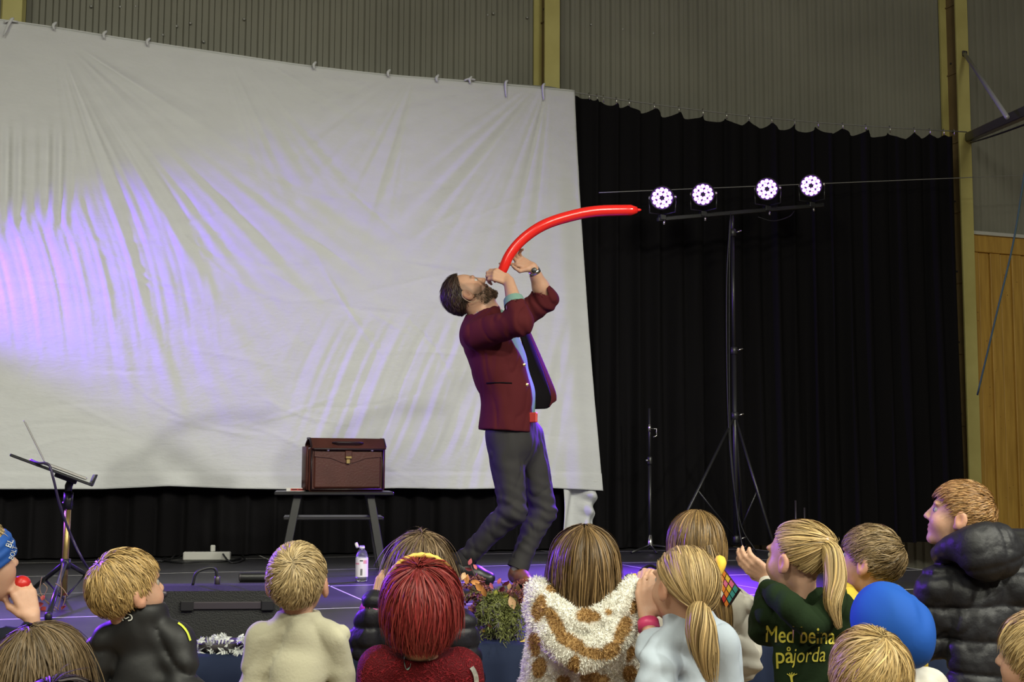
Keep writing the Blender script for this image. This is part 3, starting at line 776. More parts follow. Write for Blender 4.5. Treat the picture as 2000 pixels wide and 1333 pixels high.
    lo, hi = bbox(pts, 0.22); lo[2] = hipz-0.04
    fcl = lambda P: np.maximum(fc(P), hipz - P[:, 2]) if cut is None else np.maximum(np.maximum(fc(P), hipz - P[:, 2]), cut(P, nb, C))
    sdfmesh(tname, fcl, lo, hi, res, cloth, root, relax=1)
    # standing legs in dark trousers, out of frame below
    legs = []
    for sg in (-1, 1):
        h0 = np.array((mid[0], mid[1], hipz+0.02)) + br*sg*half*0.42; an = np.array((h0[0], h0[1], FLZ+0.075)) - bf*0.01
        legs.append((h0, an))
    def fl(P):
        dd = ecap(P, legs[0][0], legs[1][0], half*0.5, half*0.5, bf, 1.1)
        for h0, an in legs: dd = smin(dd, rcone(P, h0, an, half*0.48, 0.042), 0.03)
        return np.maximum(dd, P[:, 2]-hipz-0.045)
    lo, hi = bbox([v for l in legs for v in l], 0.12)
    sdfmesh('trousers', fl, lo, hi, 0.017, M_TROUS, root)
    for h0, an in legs:
        MB().lathe(an-bf*0.05-UP*0.045, bf, [(0.010, -0.01), (0.030, 0.005), (0.034, 0.06), (0.032, 0.12), (0.022, 0.155), (0.008, 0.165)], 10).build('shoe', M_BLKM, root, True)
    info = dict(C=C, Mx=Mx, mid=mid, sl=sl, sr=sr, bf=bf, br=br, nb=nb, half=half, hs=hs, E=E, Wr=Wr, root=root, rng=rng, d=d, fc=fcl)
    if hair:
        h = dict(hair)
        if h.pop('collide', False): h['coll'] = [(mid - UP*0.12, np.array((half*1.05, half*1.05, 0.15))*1.0)]
        if 'tie_px' in h:
            t = px(*h.pop('tie_px')); h['tie'] = ((t-C)@Mx)/hs; info['tie'] = t
        if 'tail' in h:
            t = dict(h['tail']); t['pts'] = [px(*q) for q in t['pts']]; h['tail'] = t
        info['hair'] = grow_hair('hair', root, C, Mx, hs, h, rng)
    return info
def surf_patch(fc, xy, d, off=0.002):
    """drop points given in the picture onto a cloth surface near distance d, a little proud of it"""
    xy = np.asarray(xy, float)
    rays = Fw + Rt*((xy[:, 0]-1000)/FPX)[:, None] + Ut*((666.5-xy[:, 1])/FPX)[:, None]
    t = np.full(len(xy), d-0.28)
    for _ in range(70): t = t + np.clip(fc(CAMP + rays*t[:, None]), -0.01, 0.03)*0.7
    bad = t > d+0.25
    if bad.any() and not bad.all(): t[bad] = np.median(t[~bad])
    return CAMP + rays*(t-off)[:, None]
# ------------------------------------------------------------------ the children
BLOND = (0.42, 0.275, 0.105); DKBLOND = (0.27, 0.175, 0.070); BROWN = (0.150, 0.088, 0.038); LTBROWN = (0.235, 0.145, 0.058); AUBURN = (0.25, 0.125, 0.045); REDH = (0.185, 0.018, 0.018)
def hd(cx, top, d, hs, k=0.139): return (cx, top + k*hs*2500/d)
def Ucurve(pts, rad, k=0.02):
    W_ = [px(*p) for p in pts]
    def f(P):
        S_ = spline(W_, 9); return chain(P, list(S_), list(np.interp(np.linspace(0, 1, 9), np.linspace(0, 1, len(rad)), rad)), 0.015)
    return f
def text_on(info, s, xy, size, m, d, slant=0.0, rot=0.0, thick=True, parent=None, name='lettering', width=None):
    cu = bpy.data.curves.new('t', 'FONT'); cu.body = s; cu.size = 1.0; cu.align_x = 'CENTER'; cu.shear = slant; cu.resolution_u = 4; cu.offset = 0.0
    o = bpy.data.objects.new('t', cu); COL.objects.link(o)
    me = bpy.data.meshes.new_from_object(o.evaluated_get(bpy.context.evaluated_depsgraph_get()))
    V = np.array([v.co[:2] for v in me.vertices]); F = [tuple(p.vertices) for p in me.polygons]
    bpy.data.objects.remove(o); bpy.data.curves.remove(cu); bpy.data.meshes.remove(me)
    if thick:
        n_ = len(V); V = np.vstack([V, V+np.array((0.022, 0)), V+np.array((0.011, 0.012))]); F = F + [tuple(i+n_ for i in f) for f in F] + [tuple(i+2*n_ for i in f) for f in F]
    V = V*size*2500/d
    if width: V[:, 0] *= width*2500/d/(V[:, 0].max()-V[:, 0].min())
    c, s_ = math.cos(rot), math.sin(rot); V = V@np.array(((c, s_), (-s_, c)))
    P = surf_patch(info['fc'], np.array(xy) + V*np.array((1, -1)), d, 0.003)
    return mesh(name, P, F, m, parent or info['root'])
# --- boy in a beige sweatshirt
M_BEIGE = mat('beige_sweatshirt', (0.47, 0.445, 0.325), 0.9, spec=0.1, bump=0.12, bscale=140, sheen=0.2)
d = 3.35; hs = 0.90
k4 = kid('blond child in a plain beige sweatshirt looking up', d, hd(582, 1050, d, hs), hs, 4, 22, sh=((512, 1229), (652, 1232)), cloth=M_BEIGE, seed=11, fold=0.006, collar=(0.050, 0.009, 0.016, 0.7),
    el=((484, 1380, d), (676, 1390, d)), hair=dict(N=2600, S=8, len=0.045, whorl=(0.12, -0.62, 0.78), swirl=0.7, grav=0.10, thick=0.10, hug=0.5, taper=0.55, col=(0.36, 0.26, 0.125), light=(0.52, 0.40, 0.22), w=0.0022, clump=0.5))
# --- boy in a black tracksuit top
M_BTRACK = mat('black_tracksuit', (0.014, 0.014, 0.015), 0.55, spec=0.4, bump=0.05, bscale=60)
M_LIME = mat('lime_stripe', (0.55, 0.62, 0.06), 0.6)
M_LOGO = mat('pale_print', (0.66, 0.66, 0.62), 0.6)
d = 3.22; hs = 0.87
k3 = kid('blond child in a black tracksuit top with a small white badge on the nape', d, hd(252, 1068, d, hs), hs, 46, 16, sh=((206, 1244), (344, 1240)), necktop=0.085, armr=0.046, cloth=M_BTRACK, seed=12, fold=0.007, collar=(0.050, 0.014, 0.020, 0.5), byaw=10,
    el=((180, 1370, d), (368, 1360, d-0.05)), eyes=True, hair=dict(N=2600, S=9, len=0.062, whorl=(-0.1, -0.5, 0.85), swirl=0.5, grav=0.12, thick=0.16, hug=0.45, taper=0.5, col=(0.36, 0.235, 0.09), light=(0.50, 0.35, 0.15), w=0.0024, clump=0.5))
# badge: rounded outline with a tick inside
def flat_line(info, pts, w, m, name, d, n=24, off=0.004, fc=None):
    P = spline([np.array((*p, 0.0)) for p in pts], n)[:, :2]
    T = np.gradient(P, axis=0); T /= np.linalg.norm(T, axis=1)[:, None]; Nn = np.stack([-T[:, 1], T[:, 0]], 1)
    W_ = surf_patch(fc or info['fc'], np.vstack([P+Nn*w/2, P-Nn*w/2]), d, off)
    F = [(i, i+1, n+i+1, n+i) for i in range(n-1)]
    return mesh(name, W_, F, m, info['root'], True)
flat_line(k3, [(241, 1213), (236, 1207), (238, 1202), (246, 1200), (255, 1202), (258, 1208), (255, 1212), (250, 1213)], 2.2, M_LOGO, 'badge_print', 3.1)
flat_line(k3, [(242, 1205), (245, 1209), (252, 1206)], 2.0, M_LOGO, 'badge_print', 3.1)
flat_line(k3, [(348, 1217), (357, 1224), (366, 1236), (372, 1252)], 4.0, M_LIME, 'shoulder_stripe', 3.1)
# --- child in a black puffer behind the red-haired girl
M_PUFF = mat('black_puffer_nylon', (0.011, 0.011, 0.014), 0.5, spec=0.35, bump=0.25, bscale=45)
M_PINKC = mat('magenta_cuff', (0.45, 0.04, 0.25), 0.7)
d = 3.85; hs = 0.92
k5 = kid('brown-haired child in a black puffer jacket with a hand raised to the face', d, hd(820, 1032, d, hs), hs, -12, 10, sh=((742, 1226), (892, 1216)), cloth=M_PUFF, seed=13, puff=0.060, armr=0.060, tw=1.1, tname='puffer_jacket',
    el=((716, 1255, d-0.04), None), wr=((737, 1172, d-0.06), None), hands=(dict(d=UP*0.9+Rh*0.35, nrm=-Fh-Rh*0.3, s=0.78, curl=(30, 40, 30), side=1), None), sleeve=0.92,
    hair=dict(N=2400, S=13, len=0.21, whorl=(0, -0.2, 0.95), grav=0.5, thick=0.24, jit=0.13, clump=0.6, clf=5, col=(0.13, 0.085, 0.045), light=(0.26, 0.18, 0.10), w=0.0023, rise=0.02, collide=True))
w_ = k5['Wr'][0]; e_ = k5['E'][0]; MB().tube([w_*0.9+e_*0.1, w_*0.72+e_*0.28], [0.040, 0.046], 14).build('cuff', M_PINKC, k5['root'], True)
# --- girl with dyed red bob and red lace dress
def lace_mat():
    m = mat('red_lace', (0.20, 0.010, 0.016), 0.75, spec=0.2); nt = m.node_tree; b = nt.nodes['Principled BSDF']
    tc = nt.nodes.new('ShaderNodeTexCoord'); v = nt.nodes.new('ShaderNodeTexVoronoi'); v.inputs['Scale'].default_value = 105; v.distance = 'EUCLIDEAN'; v.feature = 'DISTANCE_TO_EDGE'
    n = nt.nodes.new('ShaderNodeTexNoise'); n.inputs['Scale'].default_value = 30; nt.links.new(tc.outputs['Object'], n.inputs['Vector'])
    mx = nt.nodes.new('ShaderNodeMix'); mx.data_type = 'VECTOR'; mx.inputs[0].default_value = 0.06; nt.links.new(tc.outputs['Object'], mx.inputs[4]); nt.links.new(n.outputs[1], mx.inputs[5]); nt.links.new(mx.outputs[1], v.inputs['Vector'])
    r = nt.nodes.new('ShaderNodeMapRange'); r.inputs[1].default_value = 0.02; r.inputs[2].default_value = 0.16; nt.links.new(v.outputs[0], r.inputs[0])
    c = nt.nodes.new('ShaderNodeMix'); c.data_type = 'RGBA'; c.inputs[6].default_value = (0.22, 0.012, 0.020, 1); c.inputs[7].default_value = (0.09, 0.004, 0.008, 1); nt.links.new(r.outputs[0], c.inputs[0]); nt.links.new(c.outputs[2], b.inputs['Base Color'])
    bp = nt.nodes.new('ShaderNodeBump'); bp.inputs['Strength'].default_value = 0.8; bp.inputs['Distance'].default_value = 0.004; bp.invert = True; nt.links.new(r.outputs[0], bp.inputs['Height']); nt.links.new(bp.outputs[0], b.inputs['Normal'])
    return m
M_LACE = lace_mat(); M_YBAND = mat('yellow_hairband', (0.75, 0.50, 0.10), 0.6); M_TEALS = mat('teal_patch', (0.03, 0.20, 0.26), 0.5, color2=(0.45, 0.5, 0.40), nscale=60)
d = 2.95; hs = 0.90
def dress_cut(P, nb, C): return -ell(P, nb + UP*0.035 - Fh*0.03, (0.092, 0.12, 0.050))
k6 = kid('child with a dyed red bob and yellow hairband in a dark red lace dress', d, hd(822, 1082, d, hs, 0.15), hs, -6, 14, sh=((744, 1290), (902, 1293)), cloth=M_LACE, seed=14, fold=0.003, armr=0.050, tname='lace_dress', cut=dress_cut,
    hair=dict(N=3400, S=13, len=0.165, taper=0.42, whorl=(-0.12, -0.25, 0.92), grav=0.50, thick=0.34, jit=0.10, clump=0.34, hug=0.10, col=REDH, light=(0.28, 0.045, 0.035), w=0.0025, rise=-0.03, rough=0.38))
hb = []
for t in np.linspace(-1.25, 1.25, 25):
    u = np.array((math.sin(t), 0.30, math.cos(t))); hb.append(k6['C'] + k6['Mx']@((HC + HR*u*1.20)*hs) )
MB().tube(hb, [0.0055 if i % 2 else 0.0075 for i in range(25)], 8).build('hairband', M_YBAND, k6['root'], True)
tp = [( (795+7*math.cos(t))+ (1 if math.sin(t) > 0 else 0), 1291+19*math.sin(t)) for t in np.linspace(0, 6.283, 17)[:-1]]
mesh('keyhole_patch', surf_patch(k6['fc'], tp, d, 0.003), [tuple(range(16))[::-1]], M_TEALS, k6['root'])
bq = surf_patch(k6['fc'], [(807, 1268)], d, 0.001)[0]
MB().lathe(bq+Fh*0.004, -Fh, [(0.006, 0), (0.006, 0.004), (0.003, 0.007)], 12).build('button', M_LACE, k6['root'], True)
M_SILV = mat('silver_sequins', (0.62, 0.62, 0.58), 0.35, metal=0.5, noise=0.5, nscale=90)
flat_line(k6, [(921, 1304), (926, 1312), (930, 1324), (931, 1340)], 9, M_SILV, 'sleeve_trim', 2.85, 12)
# --- girl in a spotted fleece hood
M_FUR = mat('fleece', (0.8, 0.78, 0.7), 0.95, attr=True, spec=0.05)
d = 3.3; hs = 0.93
U1 = Ucurve([(1050, 1152, d-0.02), (1066, 1180, d-0.10), (1098, 1206, d-0.145), (1140, 1220, d-0.155), (1186, 1204, d-0.145), (1222, 1176, d-0.10), (1236, 1150, d-0.02)], [0.030, 0.032, 0.030, 0.028, 0.030, 0.032, 0.030])
U2 = Ucurve([(1046, 1190, d-0.06), (1080, 1240, d-0.15), (1140, 1278, d-0.18), (1205, 1235, d-0.15), (1238, 1185, d-0.06)], [0.030, 0.036, 0.040, 0.036, 0.030])
def fur_extra(P, dd, I): return smin(smin(dd, U2(P), 0.025), U1(P), 0.012)
FSPOT = [(1054, 1190, 13, 30, 0.1), (1084, 1216, 15, 34, -0.5), (1046, 1258, 12, 26, 0.0), (1054, 1305, 14, 22, 0.2), (1148, 1204, 26, 13, 0.1), (1116, 1256, 34, 14, 0.55), (1158, 1276, 30, 12, 0.1), (1122, 1296, 12, 18, 0.3), (1214, 1236, 14, 34, 0.45), (1192, 1270, 22, 15, -0.5), (1238, 1186, 8, 16, 0.2), (1188, 1196, 8, 6, 0.0), (1160, 1326, 30, 12, 0.1), (1230, 1316, 16, 18, 0.2), (1078, 1152, 14, 8, 0.3), (1100, 1330, 16, 12, 0.0), (1232, 1276, 10, 18, 0.3)]
def fur_col(V):
    q = V-CAMP; z = q@Fw; X_ = 1000+FPX*(q@Rt)/z; Y_ = 666.5-FPX*(q@Ut)/z
    n = np.full(len(V), -9.0)
    for cx, cy, rx, ry, an in FSPOT:
        u = (X_-cx)*math.cos(an)+(Y_-cy)*math.sin(an); v = -(X_-cx)*math.sin(an)+(Y_-cy)*math.cos(an); n = np.maximum(n, 1-np.hypot(u/rx, v/ry))
    n = n + 0.16*wavy(V, 12, 5, 2); w = sm(-0.06, 0.10, n)[:, None]
    return np.array((0.86, 0.84, 0.77))*(1-w) + np.array((0.44, 0.27, 0.11))*w
k7 = kid('child with a straight brown bob in a white and tan spotted fleece hoodie', d, hd(1141, 1016, d, hs, 0.146), hs, 3, 6, sh=((1078, 1210), (1200, 1206)), cloth=M_FUR, seed=15, fold=0.006, armr=0.056, tw=1.12, tname='fleece_hoodie', extra=fur_extra,
    hair=dict(N=3400, S=14, len=0.265, whorl=(0.02, -0.05, 1.0), grav=0.60, thick=0.26, jit=0.06, clump=0.28, clf=3.5, swirl=0.1, col=(0.115, 0.069, 0.028), light=(0.26, 0.165, 0.068), w=0.0024, rough=0.34, var=0.34))
ob = [c for c in k7['root'].children if c.name.startswith('fleece')][0]; me = ob.data
V = np.zeros(len(me.vertices)*3); me.vertices.foreach_get('co', V); V = V.reshape(-1, 3) + rootloc(k7['root']); Nn = np.zeros(len(me.vertices)*3); me.vertex_normals.foreach_get('vector', Nn); Nn = Nn.reshape(-1, 3)
a = me.color_attributes.new('Col', 'FLOAT_COLOR', 'POINT'); c = np.ones((len(V), 4), np.float32); c[:, :3] = fur_col(V)*0.85; a.data.foreach_set('color', c.ravel())
vis = np.where(Nn@(-Fw) > -0.35)[0]; idx = RNG.choice(vis, 42000)
b0 = V[idx] + RNG.normal(0, 0.002, (len(idx), 3)); dr = Nn[idx] + RNG.normal(0, 0.45, (len(idx), 3)) - UP*0.25; dr /= np.linalg.norm(dr, axis=1)[:, None]; dr2 = dr + RNG.normal(0, 0.5, dr.shape)
pth = np.stack([b0 - dr*0.002, b0 + dr*0.004, b0 + dr*0.006 + dr2*0.002], 1)
V0, F0, C0 = [], [], []; sd = RNG.normal(size=(len(idx), 1, 3)); ribbons(pth, 0.0009, np.broadcast_to(sd, pth.shape), (1, 1, 1), RNG, V0, F0, C0, 0, 0.10)
cc = np.repeat(fur_col(b0), 6, 0)*C0[0]
fo = mesh('fleece_pile', V0[0], np.vstack(F0), M_FUR, k7['root'], True, col=cc); fo['kind'] = 'stuff'
# --- girl in a white shirt with a patchwork scarf (behind)
M_WSHIRT = mat('white_shirt', (0.68, 0.65, 0.58), 0.85, spec=0.15, bump=0.08, bscale=40)
d = 3.65; hs = 0.92
k9 = kid('child with long straight brown hair in a white shirt and patchwork scarf', d, hd(1357, 984, d, hs, 0.146), hs, -14, 8, sh=((1292, 1178), (1440, 1172)), cloth=M_WSHIRT, seed=16, fold=0.007, collar=(0.052, 0.012, 0.02, 0.5), armr=0.056, tw=1.1, tname='shirt',
    el=((1276, 1255, d), (1452, 1290, d-0.02)), wr=((1262, 1178, d-0.08), None), hands=(dict(d=UP*0.8-Rh*0.15+Fh*0.35, nrm=-Fh-Rh*0.5, s=0.80, curl=(35, 45, 35), side=1), None), sleeve=0.8,
    hair=dict(N=3200, S=13, len=0.215, whorl=(0.05, 0.1, 1.0), grav=0.56, hug=0.12, thick=0.10, jit=0.05, clump=0.25, swirl=0.1, col=(0.14, 0.085, 0.033), light=(0.32, 0.20, 0.075), w=0.0025, rough=0.33, var=0.32,
    tail=dict(pts=[(1378, 1070, d-0.09), (1392, 1130, d-0.12), (1412, 1200, d-0.15), (1424, 1300, d-0.16)], r=[0.03, 0.036, 0.028, 0.010], N=240, twist=0.3)))
# patchwork scarf: each patch its own piece, on a dark ground, over the right shoulder
M_SCD = mat('scarf_ground', (0.05, 0.015, 0.02), 0.8); PATCH = [mat('scarf_'+n, c, 0.75) for n, c in (('red', (0.60, 0.035, 0.03)), ('orange', (0.80, 0.24, 0.03)), ('yellow', (0.80, 0.52, 0.05)), ('pink', (0.75, 0.16, 0.30)), ('teal', (0.05, 0.32, 0.30)), ('white', (0.75, 0.70, 0.62)))]
A0, A1, A2, A3 = map(np.array, ((1403.0, 1100.0), (1443.0, 1152.0), (1418.0, 1190.0), (1396.0, 1140.0)))
scf = empty('scarf', px(1420, 1150, d-0.12), 'colourful patchwork scarf over the shoulder of the white shirt', 'scarf')
def scq(u, v): q = (A0*(1-u)+A1*u)*(1-v) + (A3*(1-u)+A2*u)*v; return q
def dropg(us, vs, off): return np.array([[px(*scq(u, v), d-0.215-off+0.05*u+0.03*(u-0.5)**2) for u in us] for v in vs])
gm = MB().grid(dropg(np.linspace(-0.03, 1.03, 9), np.linspace(-0.03, 1.03, 7), 0.0)).build('scarf_cloth', M_SCD, scf, True); md = gm.modifiers.new('t', 'SOLIDIFY'); md.thickness = 0.004
us = np.concatenate([np.linspace(i/5+0.015, (i+1)/5-0.015, 3) for i in range(5)]); vs = np.concatenate([np.linspace(j/4+0.02, (j+1)/4-0.02, 3) for j in range(4)])
GP = dropg(us, vs, 0.009)
for i in range(5):
    for j in range(4): MB().grid(GP[j*3:j*3+3, i*3:i*3+3]).build('patch', PATCH[(i*7+j*5+(i*j) % 3) % 6], scf, True)
MB().tube(spline([px(1404, 1090, d-0.20), px(1408, 1104, d-0.22), px(1402, 1122, d-0.222)], 9), [0.010, 0.014, 0.016, 0.016, 0.014, 0.013, 0.012, 0.012, 0.010], 8).build('yellow_fringe', PATCH[2], scf, True)
# black cable end held by her hand
MB_c = empty('microphone', px(1268, 1140, d+0.02), 'black microphone with a curled cable held up by the child in the white shirt', 'microphone')
MB().lathe(px(1264, 1148, d-0.01), Rh*0.75+UP*0.3, [(0.010, -0.02), (0.016, 0), (0.022, 0.012), (0.024, 0.03), (0.020, 0.045), (0.008, 0.052)], 16).build('grille', M_BLKM, MB_c, True)
MB().tube(spline([px(1262, 1152, d), px(1246, 1140, d), px(1250, 1118, d+0.05), px(1268, 1106, d+0.1), px(1282, 1110, d+0.15)], 24), 0.0045, 6).build('cable', M_RUB, MB_c, True)
MB().tube(spline([px(1248, 1150, d-0.01), px(1232, 1142, d), px(1222, 1130, d+0.03), px(1230, 1124, d+0.06), px(1245, 1130, d+0.08)], 20), 0.0045, 6).build('cable', M_RUB, MB_c, True)
MB().box(px(1239, 1127, d+0.06), (0.012, 0.010, 0.018), bev=0.002).build('yellow_tag', PATCH[2], MB_c)
# --- girl in a pale blue shirt, low pony tail
M_BSHIRT = mat('pale_blue_shirt', (0.42, 0.48, 0.555), 0.85, spec=0.15, bump=0.08, bscale=40)
M_PINKW = mat('pink_watch', (0.60, 0.05, 0.16), 0.45)
d = 3.1; hs = 0.84
k8 = kid('child with a messy low blond ponytail in a pale blue shirt', d, hd(1334, 1056, d, hs), hs, -32, 6, sh=((1292, 1250), (1404, 1240)), cloth=M_BSHIRT, seed=17, fold=0.008, collar=(0.052, 0.012, 0.022, 0.5), armr=0.052, tname='shirt', byaw=-20, eyes=True,
    el=((1284, 1330, d-0.08), None), wr=((1264, 1205, d+0.05), None), hands=(dict(d=UP+Fh*0.2, nrm=-Fh-Rh*0.4, s=0.78, curl=(20, 35, 30), side=1), None), sleeve=0.55,
    hair=dict(N=2600, S=11, len=0.16, tie_px=(1364, 1180, d-0.075), thick=0.16, jit=0.10, clump=0.4, col=(0.33, 0.225, 0.10), light=(0.50, 0.36, 0.17), w=0.0024, var=0.3,
    tail=dict(pts=[(1362, 1178, d-0.075), (1366, 1205, d-0.12), (1374, 1260, d-0.14), (1392, 1340, d-0.15)], r=[0.010, 0.028, 0.038, 0.034, 0.014], N=420, twist=0.9)))
MB().tube([px(1356, 1181, d-0.075), px(1362, 1182, d-0.092), px(1370, 1181, d-0.075)], 0.007, 8).build('hair_tie', mat('plum_tie', (0.16, 0.05, 0.05), 0.8), k8['root'], True)
w_ = k8['Wr'][0]; e_ = k8['E'][0]; ax_ = (e_-w_)/np.linalg.norm(e_-w_)
MB().tube([w_+ax_*0.015, w_+ax_*0.038], [0.0265, 0.0275], 16).build('watch', M_PINKW, k8['root'], True)
# --- girl in a dark green hoodie with yellow lettering
M_GREEN = mat('dark_green_hoodie', (0.012, 0.023, 0.009), 0.9, spec=0.1, bump=0.1, bscale=120)
M_YTXT = mat('yellow_print', (0.52, 0.46, 0.05), 0.7)
d = 3.42; hs = 0.85
H1 = Ucurve([(1500, 1150, d-0.03), (1532, 1176, d-0.13), (1572, 1212, d-0.145), (1598, 1218, d-0.14), (1622, 1190, d-0.11), (1634, 1158, d-0.03)], [0.028, 0.034, 0.036, 0.036, 0.034, 0.028])
k10 = kid('child with a high blond ponytail in a dark green hoodie printed with yellow words', d, hd(1555, 1012, d, hs), hs, -42, 6, sh=((1508, 1182), (1634, 1182)), cloth=M_GREEN, seed=18, fold=0.005, armr=0.056, tw=1.12, tname='hoodie', byaw=-8, eyes=True,
    extra=lambda P, dd, I: smin(dd, H1(P), 0.02), el=((1494, 1230, d+0.06), (1650, 1300, d)), wr=((1508, 1130, d+0.16), None), hands=(dict(d=-Rh*0.8+UP*0.5+Fh*0.2, nrm=-Fh*0.8-UP*0.5, s=0.80, curl=(25, 30, 20), side=-1), None), sleeve=0.75,
    hair=dict(N=2800, S=11, len=0.17, tie_px=(1607, 1066, d-0.05), thick=0.13, jit=0.08, clump=0.25, col=(0.36, 0.245, 0.10), light=(0.55, 0.40, 0.18), w=0.0023, var=0.3,
    tail=dict(pts=[(1605, 1064, d-0.06), (1624, 1078, d-0.10), (1632, 1130, d-0.13), (1626, 1180, d-0.16), (1640, 1230, d-0.17)], r=[0.011, 0.026, 0.030, 0.024, 0.008], N=420, twist=0.5)))
rg = spline([px(1609, 1066, d-0.065) + (UP*math.cos(t)*0.9+Rh*math.cos(t)*0.35 + Fh*math.sin(t))*0.019 for t in np.linspace(0, 6.283, 9)], 24)
MB().tube(rg, 0.008, 8, False).build('hair_tie', mat('pale_pink_tie', (0.75, 0.55, 0.55), 0.8), k10['root'], True)
M_YT = M_YTXT
text_on(k10, 'Med beina', (1562, 1257), 0.062, M_YT, d-0.1, rot=-0.03, width=0.180)
text_on(k10, 'på', (1532, 1296), 0.060, M_YT, d-0.1, rot=0.04, width=0.046)
text_on(k10, 'jorda', (1580, 1294), 0.056, M_YT, d-0.1, slant=0.25, rot=0.05, thick=False, width=0.088)
for i in range(5):
    flat_line(k10, [(1546 + i*0.6, 1334), (1545 + i*1.2-2, 1322), (1537+i*5, 1314+abs(i-2)*1.5)], 1.6, M_YT, 'sheaf_print', d-0.1, 8)
w_ = k10['Wr'][0]; e_ = k10['E'][0]; MB().tube([w_*0.92+e_*0.08, w_*0.62+e_*0.38], [0.034, 0.036], 14).build('white_cuff', M_WSHIRT, k10['root'], True)
# --- boy with brown hair in a yellow hoodie
M_YHOOD = mat('mustard_hoodie', (0.55, 0.40, 0.045), 0.85, spec=0.15, bump=0.1, bscale=100)
d = 3.95; hs = 0.91
H2 = Ucurve([(1652, 1156, d-0.02), (1668, 1186, d-0.12), (1696, 1205, d-0.13), (1730, 1190, d-0.1), (1748, 1160, d-0.02)], [0.03, 0.034, 0.034, 0.034, 0.03])
k11 = kid('short brown-haired child in a mustard yellow hoodie, face turned to the left', d, hd(1698, 1022, d, hs), hs, -52, 12, sh=((1650, 1186), (1764, 1190)), cloth=M_YHOOD, seed=19, armr=0.055, tname='hoodie', byaw=-10, eyes=True, extra=lambda P, dd, I: smin(dd, H2(P), 0.02),
    hair=dict(N=2800, S=9, len=0.065, whorl=(0.35, -0.75, 0.6), swirl=0.5, grav=0.06, thick=0.15, hug=0.35, taper=0.45, col=(0.17, 0.115, 0.052), light=(0.29, 0.20, 0.10), w=0.0024, clump=0.55, rise=0.06))
# --- child in a royal blue hat, white top
M_BLUE = mat('royal_blue_jersey', (0.014, 0.085, 0.40), 0.75, spec=0.2, bump=0.06, bscale=30)
d = 3.05; hs = 0.79
k12 = kid('child in a slouchy royal blue knit hat and white top', d, (1746, 1240), hs, -15, 0, sh=((1690, 1370), (1806, 1332)), cloth=M_WSHIRT, seed=20, fold=0.006, armr=0.055, tname='shirt', hipz=0.20)
C_, Mx_ = k12['C'], k12['Mx']
hc1 = px(1733, 1210, d); hc2 = px(1760, 1242, d-0.02)
def fhat(P):
    dd = ell(P, hc1, (0.083, 0.102, 0.092)); dd = smin(dd, ell(P, hc2, (0.074, 0.098, 0.080)), 0.04)
    dd = dd + 0.004*wavy(P*np.array((1, 1, 0.7)), 5, 4, 2) + 0.010*np.clip(1-np.abs(wavy(P*np.array((1, 1, 0.5)), 4.5, 41, 2))*1.8, 0, 1)**2.5
    return smax(dd, (px(1700, 1296, d)[2]-P[:, 2]) - 0.25*((P-hc1)@Rh), 0.008)
sdfmesh('hat', fhat, *bbox([hc1, hc2], 0.13), 0.005, M_BLUE, k12['root'])
# --- blond boy in the nearest row
d = 2.72; hs = 0.92
M_GREYT = mat('grey_top', (0.10, 0.10, 0.11), 0.85)
k13 = kid('straw blond head in the nearest row, below the blue hat', d, hd(1699, 1220, d, hs), hs, 2, 6, sh=((1622, 1450), (1775, 1450)), cloth=M_GREYT, seed=21, tname='shirt', hipz=0.20,
    hair=dict(N=4200, S=10, len=0.105, whorl=(0.25, -0.35, 0.9), swirl=0.9, grav=0.22, thick=0.16, hug=0.3, taper=0.6, col=(0.42, 0.285, 0.115), light=(0.60, 0.44, 0.21), w=0.0018, clump=0.35, clf=2))
# --- boy in a black quilted jacket, right
d = 3.62; hs = 0.84
hoodc = px(1934, 1086, d-0.085); Mq = frame(-15)
colr = Ucurve([(1836, 1084, d+0.02), (1860, 1070, d-0.05), (1902, 1052, d-0.09), (1948, 1050, d-0.07), (1978, 1074, d+0.0)], [0.028, 0.032, 0.036, 0.040, 0.036])
def hood_extra(P, dd, I):
    h = ell(P, hoodc, (0.098, 0.066, 0.072), Mq); h = smin(h, colr(P), 0.03)
    q = (P-hoodc)@Mq; sx = np.minimum(np.abs(q[:, 0]-0.012), np.abs(q[:, 2]-0.25*q[:, 0]+0.022)); h = h + 0.005*np.exp(-(sx/0.006)**2)
    return smin(dd, h, 0.014)
k14 = kid('auburn-haired child in a black quilted jacket standing at the right, face turned left', d, (1872, 1014), hs, -68, 14, sh=((1836, 1134), (1990, 1134)), cloth=M_PUFF, seed=22, puff=0.088, armr=0.064, tw=1.12, tname='quilted_jacket', byaw=-22, eyes=True, extra=hood_extra, hipz=0.22, res=0.0058,
    el=((1812, 1250, d+0.02), None), hres=0.0040, hair=dict(N=2800, S=9, len=0.052, whorl=(0.1, -0.85, 0.5), swirl=0.25, grav=0.05, thick=0.12, hug=0.5, taper=0.35, col=(0.26, 0.135, 0.05), light=(0.42, 0.25, 0.10), w=0.0023, clump=0.3))
# --- face at the right edge
d = 2.95; hs = 0.92
k15 = kid('blond child cut off by the right edge, pink cheek turned left', d, (2032, 1296), hs, -52, 6, sh=((1990, 1450), (2120, 1450)), cloth=M_GREYT, seed=23, tname='shirt', eyes=True, hipz=0.20,
    hair=dict(N=2200, S=10, len=0.09, whorl=(0.1, -0.5, 0.85), swirl=0.5, grav=0.2, thick=0.16, hug=0.3, col=(0.40, 0.28, 0.12), light=(0.58, 0.43, 0.21), w=0.0025))
